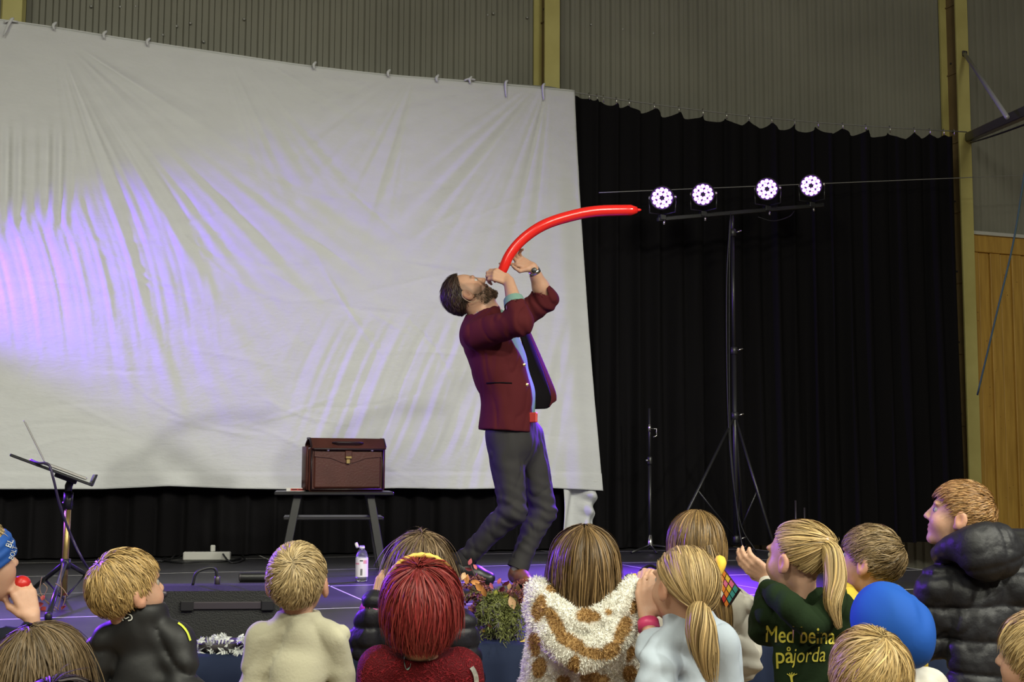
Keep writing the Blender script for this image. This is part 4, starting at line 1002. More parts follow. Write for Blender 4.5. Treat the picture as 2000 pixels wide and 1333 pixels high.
# --- left edge: boy with a blue headband holding a red ball to his mouth
M_NAVY = mat('dark_navy_sweater', (0.010, 0.012, 0.020), 0.85, spec=0.15); M_OLIVE = mat('olive_cuff', (0.16, 0.15, 0.09), 0.85)
d = 3.35; hs = 0.95
k1 = kid('child at the left edge with a blue headband and a dark sweater', d, (-42, 1112), hs, 46, 16, sh=((-95, 1262), (34, 1248)), cloth=M_NAVY, seed=24, tname='sweater', eyes=True, byaw=25,
    el=(None, (78, 1330, d+0.02)), wr=(None, (62, 1206, d+0.02)), hands=(None, dict(d=UP*0.9-Rh*0.35, nrm=Rh*0.6-Fh*0.8, s=0.85, curl=(35, 45, 35), side=-1)), sleeve=0.85,
    hair=dict(N=2000, S=9, len=0.06, whorl=(0, -0.5, 0.85), swirl=0.4, grav=0.05, thick=0.16, hug=0.3, taper=0.5, rise=0.08, col=(0.34, 0.24, 0.11), light=(0.5, 0.36, 0.18), w=0.0024))
M_BBAND = mat('blue_headband', (0.010, 0.075, 0.33), 0.6, bump=0.05, bscale=40)
def fband(P):
    L = ((P-k1['C'])@k1['Mx'])/hs
    o = ell(L, HC, HR*1.22); i_ = ell(L, HC, HR*1.04)
    s = (L@np.array((0, -0.25, 0.968))) - 0.026
    b = np.maximum(np.abs(s)-0.036, np.maximum(o, -i_)) + 0.0015*np.sin(s*260)
    return b*hs
sdfmesh('headband', fband, *bbox([k1['C']], 0.15), 0.004, M_BBAND, k1['root'])
def fband_w(P): return fband(P)
inf1 = dict(k1); inf1['fc'] = fband
text_on(inf1, 'BL', (24, 1064), 0.022, M_LOGO, 3.2, rot=1.2, thick=False, name='headband_lettering', width=0.020)
text_on(inf1, 'BOLT', (30, 1082), 0.018, M_LOGO, 3.2, rot=1.25, thick=False, name='headband_lettering', width=0.034)
M_REDB = mat('red_glossy', (0.55, 0.022, 0.018), 0.35)
rb = empty('red_ball', px(42, 1141, 3.42), 'small red ball held to the mouth of the child at the left edge', 'ball')
MB().lathe(px(42, 1141, 3.40), UP, [(0.024*math.sin(t), -0.022*math.cos(t)) for t in np.linspace(0.02, math.pi-0.02, 14)], 20).build('ball', M_REDB, rb, True)
MB().tube([k1['Wr'][1]*0.86+k1['E'][1]*0.14, k1['Wr'][1]*0.66+k1['E'][1]*0.34], [0.036, 0.040], 14).build('cuff', M_OLIVE, k1['root'], True)
# --- long brown hair at the lower left, and a dark head below it
d = 2.72; hs = 0.92
k2 = kid('child with loose light brown hair in the lower left corner', d, hd(84, 1206, d, hs, 0.146), hs, 26, 4, sh=((0, 1440), (165, 1440)), cloth=M_GREYT, seed=25, tname='shirt', hipz=0.20,
    hair=dict(N=4400, S=12, len=0.24, whorl=(-0.05, -0.25, 0.95), grav=0.5, thick=0.24, jit=0.10, clump=0.35, col=(0.13, 0.088, 0.045), light=(0.24, 0.165, 0.09), w=0.0018, swirl=0.3))
d = 2.30; hs = 0.92
k2b = kid('dark-haired head just peeking in at the bottom left edge', d, hd(118, 1316, d, hs), hs, 10, 4, sh=((20, 1590), (215, 1590)), cloth=M_GREYT, seed=26, tname='shirt', hipz=0.22,
    hair=dict(N=2200, S=10, len=0.10, whorl=(0, -0.3, 0.95), grav=0.3, thick=0.15, col=(0.030, 0.020, 0.022), w=0.0026))
# ------------------------------------------------------------------ the performer
DM = 6.5
def m_(x, y, dz=0.0): return px(x, y, DM+dz)
M_BURG = mat('burgundy_wool', (0.075, 0.0115, 0.014), 0.85, spec=0.12, bump=0.06, bscale=160)
M_LINING = mat('black_lining', (0.004, 0.003, 0.004), 0.8, spec=0.1)
M_TEALSH = mat('teal_shirt', (0.16, 0.28, 0.235), 0.8, spec=0.2, bump=0.04, bscale=60)
M_CHAR = mat('charcoal_trousers', (0.030, 0.028, 0.028), 0.75, spec=0.25, bump=0.05, bscale=120)
M_BELT = mat('red_belt', (0.55, 0.055, 0.045), 0.5); M_SHOE = mat('brown_leather', (0.20, 0.075, 0.03), 0.4); M_SOCK = mat('grey_sock', (0.42, 0.40, 0.36), 0.9)
M_BRASS = mat('brass', (0.70, 0.52, 0.22), 0.3, metal=0.9)
C = m_(917, 577); Mx = frame(91, 56, 0); hs = 1.05
man = empty('person', (m_(985, 1140)[0], m_(985, 1140)[1], STZ), 'bearded performer in a burgundy jacket leaning back to blow a long red balloon', 'person')
tf = frame(98)[:, 1]; tr = frame(98)[:, 0]
Sn, Sf = m_(932, 652, -0.185), m_(985, 640, 0.15)
En, Ef = m_(1014, 630, -0.33), m_(1066, 585, 0.10)
Wn, Wf = m_(994, 550, -0.19), m_(1040, 523, 0.01)
neckb = m_(950, 628, 0.0); nk = C + Mx@np.array((0, -0.030, -0.058))*hs
near_hand = hand_parts(Wn, -Rh*0.88+UP*0.42-Fh*0.05, -Fh*0.8+UP*0.45-Rh*0.1, 0.98, (45, 60, 45), 1, thumb=(0.7, 0.55))
far_hand = hand_parts(Wf, -Rh*0.86+UP*0.38-Fh*0.1, Fh*0.75-UP*0.45, 0.98, None, 1, thumb=(0.55, -0.15), spread=0.3, curls=((-22, -6, -4), (38, 30, 20), (46, 34, 24), (52, 36, 26)))
near_hand = near_hand
def fman(P):
    L = ((P-C)@Mx)/hs
    d = head_sdf(L, True)*hs
    d = smin(d, chain(P, [nk, neckb], [0.056, 0.062]), 0.025)
    d = smin(d, rcone(P, C + Mx@np.array((0, 0.035, -0.075))*hs, m_(965, 612), 0.030, 0.040), 0.03)     # front of the throat
    d = smin(d, ecap(P, m_(955, 650), m_(960, 690), 0.13, 0.12, tf, 1.7), 0.04)
    for S0, E0, W0, hp in ((Sn, En, Wn, near_hand), (Sf, Ef, Wf, far_hand)):
        d = smin(d, chain(P, [m_(958, 645), S0, E0], [0.05, 0.045, 0.040]), 0.02)
        mid = E0*0.62+W0*0.38
        d = smin(d, chain(P, [E0, mid, W0], [0.040, 0.042, 0.027]), 0.015)
        hh = None
        for a, b, ra, rb in hp:
            q = rcone(P, a, b, ra, rb); hh = q if hh is None else smin(hh, q, 0.005)
        d = smin(d, hh, 0.010)
    return d
pts = [C + Mx@(np.array(v)*hs) for v in ((0.1, 0, 0), (-0.1, 0, 0), (0, 0.13, 0), (0, -0.13, 0), (0, 0, 0.13), (0, 0, -0.13))] + [Sn, Sf, En, Ef, Wn, Wf, m_(960, 720)] + [c[1] for c in near_hand+far_hand]
MSK = (0.50, 0.285, 0.19)
sdfmesh('body', fman, *bbox(pts, 0.05), 0.0042, M_SKIN, man, col=lambda V: head_col(((V-C)@Mx)/hs, MSK, True))
eyeballs(C, Mx, hs, man)
rngm = np.random.default_rng(55)
def mline(u):
    y = u[:, 1]; return np.interp(y, [-1, -0.6, -0.2, 0.02, 0.12, 0.30, 0.55, 0.72, 1.0], [-0.62, -0.60, -0.45, -0.32, 0.15, 0.42, 0.66, 0.85, 0.99])
grow_hair('hair', man, C, Mx, hs, dict(N=2400, S=8, len=0.060, whorl=(0, 0.75, 0.6), swirl=0.1, grav=0.05, thick=0.14, hug=0.3, jit=0.22, clump=0.5, clf=5, rise=0.08, col=(0.034, 0.020, 0.013), light=(0.07, 0.04, 0.025), w=0.0026, line=mline, taper=0.6), rngm)
# beard: short strands over jaw, chin and upper lip
n = 3600; rn = rngm.uniform(-1, 1, (n*6, 3))*np.array((0.066, 0.065, 0.06)) + np.array((0, 0.045, -0.060))
for _ in range(5):
    e = 1e-3; f0 = head_sdf(rn, True); gr = np.stack([head_sdf(rn+np.eye(3)[a]*e, True)-f0 for a in range(3)], 1)/e; rn = rn - gr*f0[:, None]
ax = np.abs(rn[:, 0]); y, z = rn[:, 1], rn[:, 2]
up = np.interp(y, [-0.01, 0.02, 0.05, 0.075, 0.09], [0.000, -0.030, -0.046, -0.044, -0.032])
ok = (z < up) & (y > -0.006) & (z > -0.118) & ~((np.abs(z+0.052) < 0.010) & (ax < 0.020) & (y > 0.06)) & ~((z > -0.045) & (ax > 0.028) & (y > 0.05))
rn = rn[ok][:n]; e = 1e-3; f0 = head_sdf(rn, True); gr = np.stack([head_sdf(rn+np.eye(3)[a]*e, True)-f0 for a in range(3)], 1)/e
dr = gr*0.35 + np.array((0, 0.15, -0.9)) + rngm.normal(0, 0.25, rn.shape); dr /= np.linalg.norm(dr, axis=1)[:, None]
Lb = (0.006 + 0.007*sm(-0.06, -0.09, rn[:, 2]))[:, None]
pth = np.stack([rn, rn+dr*Lb*0.5, rn+dr*Lb], 1); V0, F0, C0 = [], [], []
ribbons(C + (pth*hs)@Mx.T, 0.0010, np.broadcast_to((gr@Mx.T)[:, None], pth.shape), (0.075, 0.045, 0.026), rngm, V0, F0, C0, 0, 0.35)
mesh('beard', V0[0], np.vstack(F0), hair_mat(), man, True, col=C0[0])
MB().tube(spline([C + Mx@(np.array(v)*hs) for v in ((0.088, -0.012, 0.030), (0.092, -0.034, 0.010), (0.086, -0.030, -0.035), (0.078, 0.0, -0.06))], 14), 0.0016, 6).build('headset_wire', mat('headset', (0.45, 0.32, 0.2), 0.5), man, True)
# torso, shirt and jacket
def torso(P, g):
    d = ecap(P, m_(962, 672), m_(978, 718), 0.185+g, 0.180+g, tf, 1.42)
    d = smin(d, ecap(P, m_(978, 718), m_(994, 775), 0.180+g, 0.168+g, tf, 1.38), 0.03)
    return d
def fshirt(P):
    d = torso(P, 0.0); d = smin(d, ecap(P, m_(994, 775), m_(997, 815), 0.168, 0.158, tf, 1.28), 0.03)
    d = smin(d, rcone(P, neckb+UP*0.0, m_(960, 655), 0.068, 0.09), 0.03)
    d = d + 0.003*wavy(P*np.array((1, 1, 0.5)), 6, 8, 2)
    d = smax(d, -rcone(P, neckb + UP*0.05 - Rh*0.02, neckb - UP*0.01, 0.075, 0.060), 0.006)
    return np.maximum(d, -(P[:, 2]-m_(998, 822)[2]))
sdfmesh('shirt', fshirt, *bbox([m_(950, 620), m_(998, 840), Sn, Sf, m_(1050, 760)], 0.14), 0.0062, M_TEALSH, man)
ez = np.array([m_(1000, y)[2] for y in (900, 840, 815, 780, 745, 715, 690, 665, 640, 620, 560)])[:]
exx = np.array([(m_(x, 700)-m_(985, 700))@Rh for x in (1034, 1036, 1039, 1040, 1035, 1026, 1012, 998, 986, 978, 970)])
def fjacket(P):
    d = torso(P, 0.016)
    d = smin(d, ecap(P, m_(995, 770), m_(992, 835), 0.188, 0.206, tf, 1.37), 0.03)
    d = smin(d, rcone(P, m_(935, 655, -0.02), Sn, 0.085, 0.072), 0.05)
    d = smin(d, rcone(P, m_(955, 640, 0.06), Sf, 0.08, 0.068), 0.05)
    d = smin(d, rcone(P, neckb - Rh*0.035 + UP*0.004, m_(935, 650, -0.02), 0.072, 0.09), 0.04)
    X = (P-m_(985, 700))@Rh; cutv = X - np.interp(P[:, 2], ez, exx)
    d = smax(d, cutv, 0.006)
    # neck hole
    d = smax(d, -rcone(P, neckb + UP*0.06 - Rh*0.02, neckb - UP*0.005, 0.080, 0.070), 0.008)
    # sleeves
    s = rcone(P, Sn, En, 0.078, 0.068); s = smin(s, rcone(P, En, En*0.62+Wn*0.38, 0.066, 0.058), 0.02)
    s2 = rcone(P, Sf, Ef, 0.074, 0.064); s2 = smin(s2, rcone(P, Ef, Ef*0.60+Wf*0.40, 0.062, 0.056), 0.02)
    a1 = (Wn-En)/np.linalg.norm(Wn-En); a2 = (Wf-Ef)/np.linalg.norm(Wf-Ef)
    cap1 = (P-(En*0.58+Wn*0.42))@a1; cap2 = (P-(Ef*0.58+Wf*0.42))@a2
    s = smax(s, cap1, 0.006); s2 = smax(s2, cap2, 0.006)
    q1 = np.linalg.norm(P-En, axis=1); q2 = np.linalg.norm(P-Ef, axis=1)
    s = s + 0.0045*np.sin(((P-En)@(Rh*0.75+UP*0.25))*120 + 3.5*wavy(P, 5, 3, 2))*np.exp(-(q1/0.10)**2)
    s2 = s2 + 0.005*np.sin(((P-Ef)@(Rh*0.7+UP*0.5))*120 + 3.0*wavy(P, 5, 6, 2))*np.exp(-(q2/0.10)**2)
    s = smax(s, -rcone(P, En*0.75+Wn*0.25, Wn, 0.050, 0.046), 0.006); s2 = smax(s2, -rcone(P, Ef*0.72+Wf*0.28, Wf, 0.050, 0.046), 0.006)
    d = smin(smin(d, s, 0.018), s2, 0.018)
    dg = (P-m_(960, 700))@(Rh*0.55+UP*0.83)
    d = d + 0.003*wavy(P*np.array((1, 1, 0.55)), 4.5, 31, 2) + 0.005*np.clip(1-np.abs(wavy(P*np.array((1.1, 1.1, 0.6)), 5, 33, 2))*1.9, 0, 1)**2
    return np.maximum(d, -(P[:, 2]-m_(985, 843)[2]) - 0.06*((P-m_(985, 843))@Rh))
sdfmesh('jacket', fjacket, *bbox([m_(900, 600), m_(985, 850), Sn, Sf, En, Ef, m_(1060, 760)], 0.13), 0.0056, M_BURG, man)
# far front panel of the jacket swinging open: facing, lining
inner = [(1012, 646, 0.06), (1024, 690, 0.06), (1032, 735, 0.05), (1036, 775, 0.04), (1036, 800, 0.04)]
outer = [(1032, 645, 0.14), (1052, 690, 0.16), (1072, 737, 0.15), (1085, 772, 0.13), (1082, 799, 0.12)]
I_ = spline([m_(*p) for p in inner], 26); O_ = spline([m_(*p) for p in outer], 26)
def panel(u0, u1, off, n=10):
    us = np.linspace(u0, u1, n); G = np.zeros((26, n, 3))
    for j, u in enumerate(us): G[:, j] = I_*(1-u) + O_*u - Fh*0.02*math.sin(math.pi*u) - Fh*off
    for i in range(22, 26):
        k = (i-21)/4; G[i] = G[i]*(1-0.0) ; e = np.clip(us-0.55, 0, 1)/0.45; G[i, :, 2] += 0.030*e**2*k; G[i] -= np.outer(e**2*k*0.018, Rh)
    return G
for nm, u0, u1, off, mt in (('jacket_front', 0.0, 1.0, 0.0, M_BURG), ('lining', 0.05, 0.80, 0.008, M_LINING), ('lapel_facing', 0.78, 1.0, 0.009, M_BURG)):
    o = MB().grid(panel(u0, u1, off)).build(nm, mt, man, True); md = o.modifiers.new('t', 'SOLIDIFY'); md.thickness = 0.006
# rolled shirt cuff on the near sleeve
a1 = (Wn-En)/np.linalg.norm(Wn-En)
MB().tube([En*0.60+Wn*0.40, En*0.52+Wn*0.48, En*0.44+Wn*0.56], [0.054, 0.052, 0.049], 20, False).build('rolled_cuff', M_TEALSH, man, True)
# shirt collar
rg = spline([neckb + tf*(0.075*math.cos(t)+0.004) + tr*0.072*math.sin(t) + UP*(0.026 - 0.022*math.cos(t)) - Rh*0.004 for t in np.linspace(0.35, 5.93, 12)], 34)
MB().tube(rg, 0.013, 8).build('collar', M_TEALSH, man, True)
# buttons, pocket welt, belt, watch
def onj(x, y, off=0.0): 
    r = ray(x, y); t = DM-0.6
    for _ in range(90): t += float(np.clip(fjacket((CAMP+r*t)[None])[0], -0.01, 0.04))*0.7
    return CAMP + r*(t-off)
for (x, y) in ((1025, 713), (1031, 752)):
    p = onj(x-2, y, 0.0); MB().lathe(p, -Fh*0.9+Rh*0.3, [(0.0095, 0), (0.0095, 0.004), (0.005, 0.006)], 14).build('button', M_BRASS, man, True)
MB().tube([onj(x, y, 0.001) for x, y in ((950, 749), (966, 748), (982, 748), (1000, 749))], 0.0035, 6).build('pocket_welt', M_LINING, man, True)
def fbelt(P):
    d = ecap(P, m_(997, 790), m_(1000, 850), 0.158, 0.160, tf, 1.24); z0 = m_(1040, 816)[2]
    return np.maximum(np.maximum(d, -(d+0.010)), np.abs(P[:, 2]-z0)-0.021)
sdfmesh('belt', fbelt, *bbox([m_(998, 816)], 0.24), 0.006, M_BELT, man)
p = m_(1040, 816, -0.13) ; 
MB().box(m_(1041, 816, -0.125), (0.050, 0.016, 0.050), (Rh*0.8-Fh*0.6, Fh*0.8+Rh*0.6, UP), 0.004).build('buckle', M_BELT, man)
aw = (Ef-Wf)/np.linalg.norm(Ef-Wf)
MB().tube([Wf+aw*0.012, Wf+aw*0.022, Wf+aw*0.032], [0.031, 0.0325, 0.0325], 18).build('wristwatch', M_CHROME, man, True)
MB().lathe(Wf+aw*0.022-Fh*0.031, -Fh, [(0.014, 0), (0.014, 0.006), (0.011, 0.008)], 16).build('watch_face', M_BLK, man, True)
# trousers
Hn, Hf = m_(984, 850, -0.085), m_(1026, 852, 0.085)
Kn, Kf = m_(1001, 1000, -0.12), m_(1062, 1000, 0.06)
An, Af = m_(908, 1094, -0.04), m_(1012, 1108, -0.02)
def ftr(P):
    d = ecap(P, m_(998, 826), m_(1003, 858), 0.168, 0.165, tf, 1.32)
    for H, K, A_, rk in ((Hn, Kn, An, 0.070), (Hf, Kf, Af, 0.066)):
        d = smin(d, rcone(P, H, K, 0.098, rk), 0.035)
        cm = K*0.72+A_*0.28 - tf*0.012
        l = smin(rcone(P, K, cm, rk, 0.064), rcone(P, cm, A_, 0.064, 0.050), 0.02)
        d = smin(d, l, 0.018)
    for Q, sc in ((Kn, 0.0055), (Kf, 0.0055), (An, 0.005), (Af, 0.005)):
        q = np.linalg.norm(P-Q, axis=1)
        d = d + sc*0.9*np.sin((P-Q)@(UP*0.92+Rh*0.38*np.sign(0.5))*125 + 3.2*wavy(P, 5, 12, 2))*np.exp(-(q/0.12)**2)
    d = d + 0.003*wavy(P*np.array((1, 1, 0.6)), 4, 17, 2) + 0.006*np.clip(1-np.abs(wavy(P*np.array((1.2, 1.2, 0.7)), 5, 18, 2))*1.8, 0, 1)**2
    for A_, K in ((An, Kn), (Af, Kf)):
        a = (A_-K)/np.linalg.norm(A_-K)
        near = np.linalg.norm(P-A_, axis=1) < 0.12
        d = np.where(near, np.maximum(d, (P-A_)@a-0.012), d)
    return np.maximum(d, P[:, 2]-m_(1000, 822)[2])
sdfmesh('trousers', ftr, *bbox([m_(998, 820), Hn, Hf, Kn, Kf, An, Af], 0.17), 0.0066, M_CHAR, man)
for A_, K in ((An, Kn), (Af, Kf)):
    a = (A_-K)/np.linalg.norm(A_-K)
    MB().tube([A_-a*0.028, A_-a*0.01, A_+a*0.012], [0.054, 0.056, 0.055], 18, False).build('turn_up', M_CHAR, man, True)
# socks and shoes
for A_, toe, m2, hl in ((Af, -Fh*0.95+Rh*0.25, M_SHOE, 0), (An, Rh*0.9-Fh*0.3, M_BLK, 1)):
    toe = toe/np.linalg.norm(toe)
    if hl: heel = A_ + UP*(-0.045) - Rh*0.02; tip = np.array((A_[0], A_[1], STZ+0.040)) + toe*0.13
    else: heel = np.array((A_[0], A_[1], STZ+0.048)) - toe*0.03; tip = np.array((A_[0], A_[1], STZ+0.034)) + toe*0.165
    def fsock(P): return chain(P, [A_, heel*0.6+A_*0.4], [0.036, 0.034])
    sdfmesh('sock', fsock, *bbox([A_, heel], 0.06), 0.006, M_SOCK, man)
    lat = np.cross(UP, toe)
    def fshoe(P):
        d = rcone(P, heel, heel*0.45+tip*0.55, 0.040, 0.042); d = smin(d, rcone(P, heel*0.45+tip*0.55, tip, 0.040, 0.032), 0.02)
        d = smin(d, rcone(P, heel, heel*0.5+A_*0.5, 0.040, 0.040), 0.02)
        d = smax(d, -rcone(P, heel*0.35+A_*0.65, A_, 0.030, 0.036), 0.006)
        return np.maximum(d, STZ+0.006-P[:, 2])
    sh = sdfmesh('shoe', fshoe, *bbox([heel, tip, A_], 0.07), 0.006, m2, man)
    def fsole(P):
        d = np.minimum(rcone(P, heel, heel*0.45+tip*0.55, 0.043, 0.045), rcone(P, heel*0.45+tip*0.55, tip, 0.045, 0.035)); 
        lowz = STZ if not hl else None
        return np.maximum(np.maximum(d, P[:, 2]-(STZ+0.018)), STZ+0.001-P[:, 2])
    sdfmesh('sole', fsole, *bbox([heel, tip], 0.07), 0.006, M_BLKM, sh)
# balloon
M_BALLOON = mat('red_latex', (0.72, 0.018, 0.014), 0.22, spec=0.6, sss=0.1)
bp_ = spline([m_(966, 551, -0.06), m_(980, 531, -0.10), m_(996, 497, -0.10), m_(1022, 467, -0.09), m_(1060, 441, -0.08), m_(1108, 424, -0.06), m_(1165, 413, -0.04), m_(1244, 410.5, 0.0)], 48)
br_ = np.interp(np.linspace(0, 1, 48), [0, 0.04, 0.10, 0.2, 0.9, 0.985, 1], [0.006, 0.010, 0.022, 0.0255, 0.0285, 0.0275, 0.016])
bal = empty('modelling_balloon', m_(1100, 424), 'long curved red modelling balloon at the mouth of the performer', 'balloon')
MB().tube(bp_, br_, 20).build('balloon', M_BALLOON, bal, True)
tt = bp_[-1]-bp_[-2]; tt /= np.linalg.norm(tt)
MB().tube([bp_[-1]-tt*0.004, bp_[-1]+tt*0.012, bp_[-1]+tt*0.022], [0.009, 0.008, 0.004], 12).build('tip', M_BALLOON, bal, True)
# ------------------------------------------------------------------ lamps on their stand
def yv(x, y, off=0.0): return ony(x, y, YC-0.62+off)
st_b = yv(1438, 1064); zf = STZ
stand = empty('lighting_stand', (st_b[0], st_b[1], STZ), 'tall black tripod stand with a crossbar carrying four violet lamps', 'stand')
X0, Y0 = float(st_b[0]), float(st_b[1])
zt = float(yv(1437, 416)[2]); zh = float(yv(1437, 812)[2]); zm = float(yv(1437, 685)[2]); z2 = float(yv(1437, 455)[2])
MB().tube([(X0, Y0, STZ+0.06), (X0, Y0, zm)], 0.017, 12).build('lower_tube', M_BLK, stand, True)
MB().tube([(X0, Y0, zm-0.05), (X0, Y0, z2)], 0.0135, 12).build('middle_tube', M_BLK, stand, True)
MB().tube([(X0, Y0, z2-0.03), (X0, Y0, zt)], 0.011, 12).build('top_tube', M_BLK, stand, True)
for z in (zm, zh, STZ+0.10, z2):
    MB().lathe((X0, Y0, z-0.03), UP, [(0.020, 0), (0.026, 0.005), (0.026, 0.05), (0.020, 0.055)], 14).build('collar', M_BLK, stand, True)
    MB().tube([(X0+0.02, Y0-0.02, z), (X0+0.055, Y0-0.03, z+0.012)], 0.006, 8).build('wing_screw', M_CHROME, stand, True)
for tx, ty, off in ((1300, 1045, -0.25), (1516, 1052, -0.30), (1455, 1062, 0.40)):
    f_ = yv(tx, ty, off); f_[2] = STZ+0.012
    leg = MB().tube([(X0, Y0, zh), f_], 0.0105, 10).build('leg', M_BLK, stand, True)
    MB().lathe((f_[0], f_[1], STZ), UP, [(0.016, 0), (0.017, 0.02), (0.012, 0.035)], 10).build('rubber_foot', M_RUB, leg, True)
    MB().tube([(X0, Y0, STZ+0.10), np.array((X0, Y0, zh))*0.45+f_*0.55], 0.006, 8).build('brace', M_BLK, stand, True)
b0, b1 = yv(1284, 429), yv(1608, 401)
MB().box((b0+b1)/2, (np.linalg.norm(b1-b0), 0.030, 0.030), ((b1-b0)/np.linalg.norm(b1-b0), EY, UP), 0.004).build('crossbar', M_BLK, stand)
for x0_ in (0, 1):
    MB().tube(spline([(X0-0.02, Y0-0.01, zt), (X0-0.05-0.02*x0_, Y0-0.03, zt*0.6+zh*0.4), (X0-0.055-0.01*x0_, Y0-0.03, zh-0.1), (X0-0.02+0.01*x0_, Y0-0.06, STZ+0.25), (X0+0.1*x0_, Y0-0.1, STZ+0.012)], 30), 0.0055, 6).build('cable', M_RUB, stand, True)
M_LED = mat('violet_led', (0.6, 0.4, 1.0), 0.3, emit=(0.52, 0.22, 1.0), estr=5.0)
M_HOUS = mat('lamp_housing', (0.010, 0.010, 0.012), 0.45)
aim = px(880, 1010, 5.2)
names = ('leftmost', 'second', 'third', 'rightmost')
for i, (x, y, bx, by) in enumerate(((1293, 387, 1293, 427), (1373, 380, 1373, 421), (1498, 369.5, 1498, 411), (1584, 363, 1584, 404))):
    c = yv(x, y, -0.10); bpos = yv(bx, by, 0.0); bpos[2] = b0[2] + (b1[2]-b0[2])*(bpos[0]-b0[0])/(b1[0]-b0[0])
    lab = ('violet stage lamp nearest the balloon tip, leftmost on the crossbar', 'violet stage lamp second from the left on the crossbar', 'violet stage lamp just right of the stand pole, third on the crossbar', 'violet stage lamp at the far right end of the crossbar')[i]
    e = empty('stage_lamp', bpos, lab, 'lamp', 'violet lamps on the crossbar')
    a = CAMP*0.55 + aim*0.45 - c; a = a/np.linalg.norm(a)
    s1 = np.cross(a, UP); s1 /= np.linalg.norm(s1); s2 = np.cross(s1, a)
    MB().lathe(c, a, [(0.045, -0.17), (0.060, -0.165), (0.070, -0.12), (0.076, -0.03), (0.084, -0.028), (0.084, 0.006), (0.078, 0.008), (0.077, -0.004), (0.0, -0.004)], 28, False).build('housing', M_HOUS, e, True)
    for r, n, ph in ((0.030, 6, 0.2), (0.058, 12, 0.0)):
        for k in range(n):
            t = 2*math.pi*k/n + ph; q = c + (s1*math.cos(t)+s2*math.sin(t))*r
            MB().lathe(q-a*0.004, a, [(0.0142, 0), (0.0142, 0.006), (0.010, 0.010), (0.003, 0.011)], 12).build('led_lens', M_LED, e, True)
    for sg in (-1, 1):
        w1 = c + s1*sg*0.090 - a*0.05
        MB().tube([w1, np.array((w1[0], w1[1], bpos[2]+0.035)), np.array((bpos[0], bpos[1], bpos[2]+0.030))], 0.006, 8).build('yoke', M_BLK, e, True)
        MB().lathe(w1-s1*sg*0.016, s1*sg, [(0.014, 0), (0.014, 0.018), (0.010, 0.022)], 12).build('yoke_knob', M_CHROME, e, True)
    MB().box(bpos+UP*0.010, (0.045, 0.05, 0.04), bev=0.004).build('clamp', M_BLK, e)
    MB().tube([bpos-UP*0.012-EY*0.03, bpos-UP*0.045-EY*0.035], 0.007, 8).build('clamp_bolt', M_CHROME, e, True)
    lamp('stage_lamp_beam', 'SPOT', c + a*0.05, onz(1090, 1140, STZ), 900, VIO, spot_size=R_(46), spot_blend=0.8, shadow_soft_size=0.06)
MB().tube(spline([yv(1480, 424, -0.03), yv(1510, 432, -0.05), yv(1540, 424, -0.03), yv(1552, 412, 0)], 16), 0.004, 6).build('cable', M_RUB, stand, True)
# slim microphone stand left of it
b_ = ony(1270, 1060, YC-0.34); x1, y1 = float(b_[0]), float(b_[1])
ms = empty('microphone_stand', (x1, y1, STZ), 'slim black microphone stand left of the lamp stand against the black curtain', 'stand')
zt2 = float(ony(1270, 798, YC-0.34)[2]); zc2 = float(ony(1270, 838, YC-0.34)[2]); zk = float(ony(1270, 900, YC-0.34)[2])
MB().tube([(x1, y1, STZ+0.02), (x1, y1, zk)], 0.012, 10).build('lower_tube', M_BLK, ms, True)
MB().tube([(x1, y1, zk-0.02), (x1, y1, zt2)], 0.009, 10).build('upper_tube', M_BLK, ms, True)
MB().lathe((x1, y1, zk-0.03), UP, [(0.016, 0), (0.019, 0.01), (0.019, 0.05), (0.013, 0.06)], 12).build('clutch', M_BLK, ms, True)
MB().tube([(x1-0.02, y1-0.02, zk), (x1-0.04, y1-0.02, zk)], 0.009, 8).build('clutch_knob', M_CHROME, ms, True)
MB().tube([(x1, y1, zc2), (x1+0.045, y1-0.02, zc2), (x1+0.045, y1-0.02, zc2-0.05), (x1+0.02, y1-0.02, zc2-0.06)], 0.0045, 8).build('clip', M_CHROME, ms, True)
MB().tube([(x1-0.004, y1-0.008, zc2-0.02), (x1-0.004, y1-0.008, zc2+0.03)], 0.010, 8).build('sleeve', M_CHROME, ms, True)
for t in (0.3, 2.4, 4.5): MB().tube([(x1, y1, STZ+0.05), (x1+0.30*math.cos(t), y1-abs(0.30*math.sin(t))*0.8, STZ+0.012)], 0.009, 8).build('leg', M_BLK, ms, True)
MB().lathe((x1, y1, STZ+0.03), UP, [(0.016, 0), (0.020, 0.02), (0.014, 0.09)], 12).build('hub', M_CHROME, ms, True)
# short floor stand parts between the heads on the right
for (x, yt, lab) in ((1555, 978, 'short thin black rod standing by the curtain, left one of two'), (1572, 992, 'short thin black rod standing by the curtain, right one of two')):
    p = ony(x, 1060, YC-0.30); z = float(ony(x, yt, YC-0.30)[2])
    e = empty('floor_stand', (p[0], p[1], STZ), lab, 'stand', 'short floor stands by the curtain')
    MB().tube([(p[0], p[1], STZ+0.015), (p[0], p[1], z)], 0.008, 8).build('rod', M_DKMET, e, True)
    MB().lathe((p[0], p[1], STZ), UP, [(0.055, 0), (0.055, 0.012), (0.02, 0.02)], 16).build('base', M_BLK, e, True)
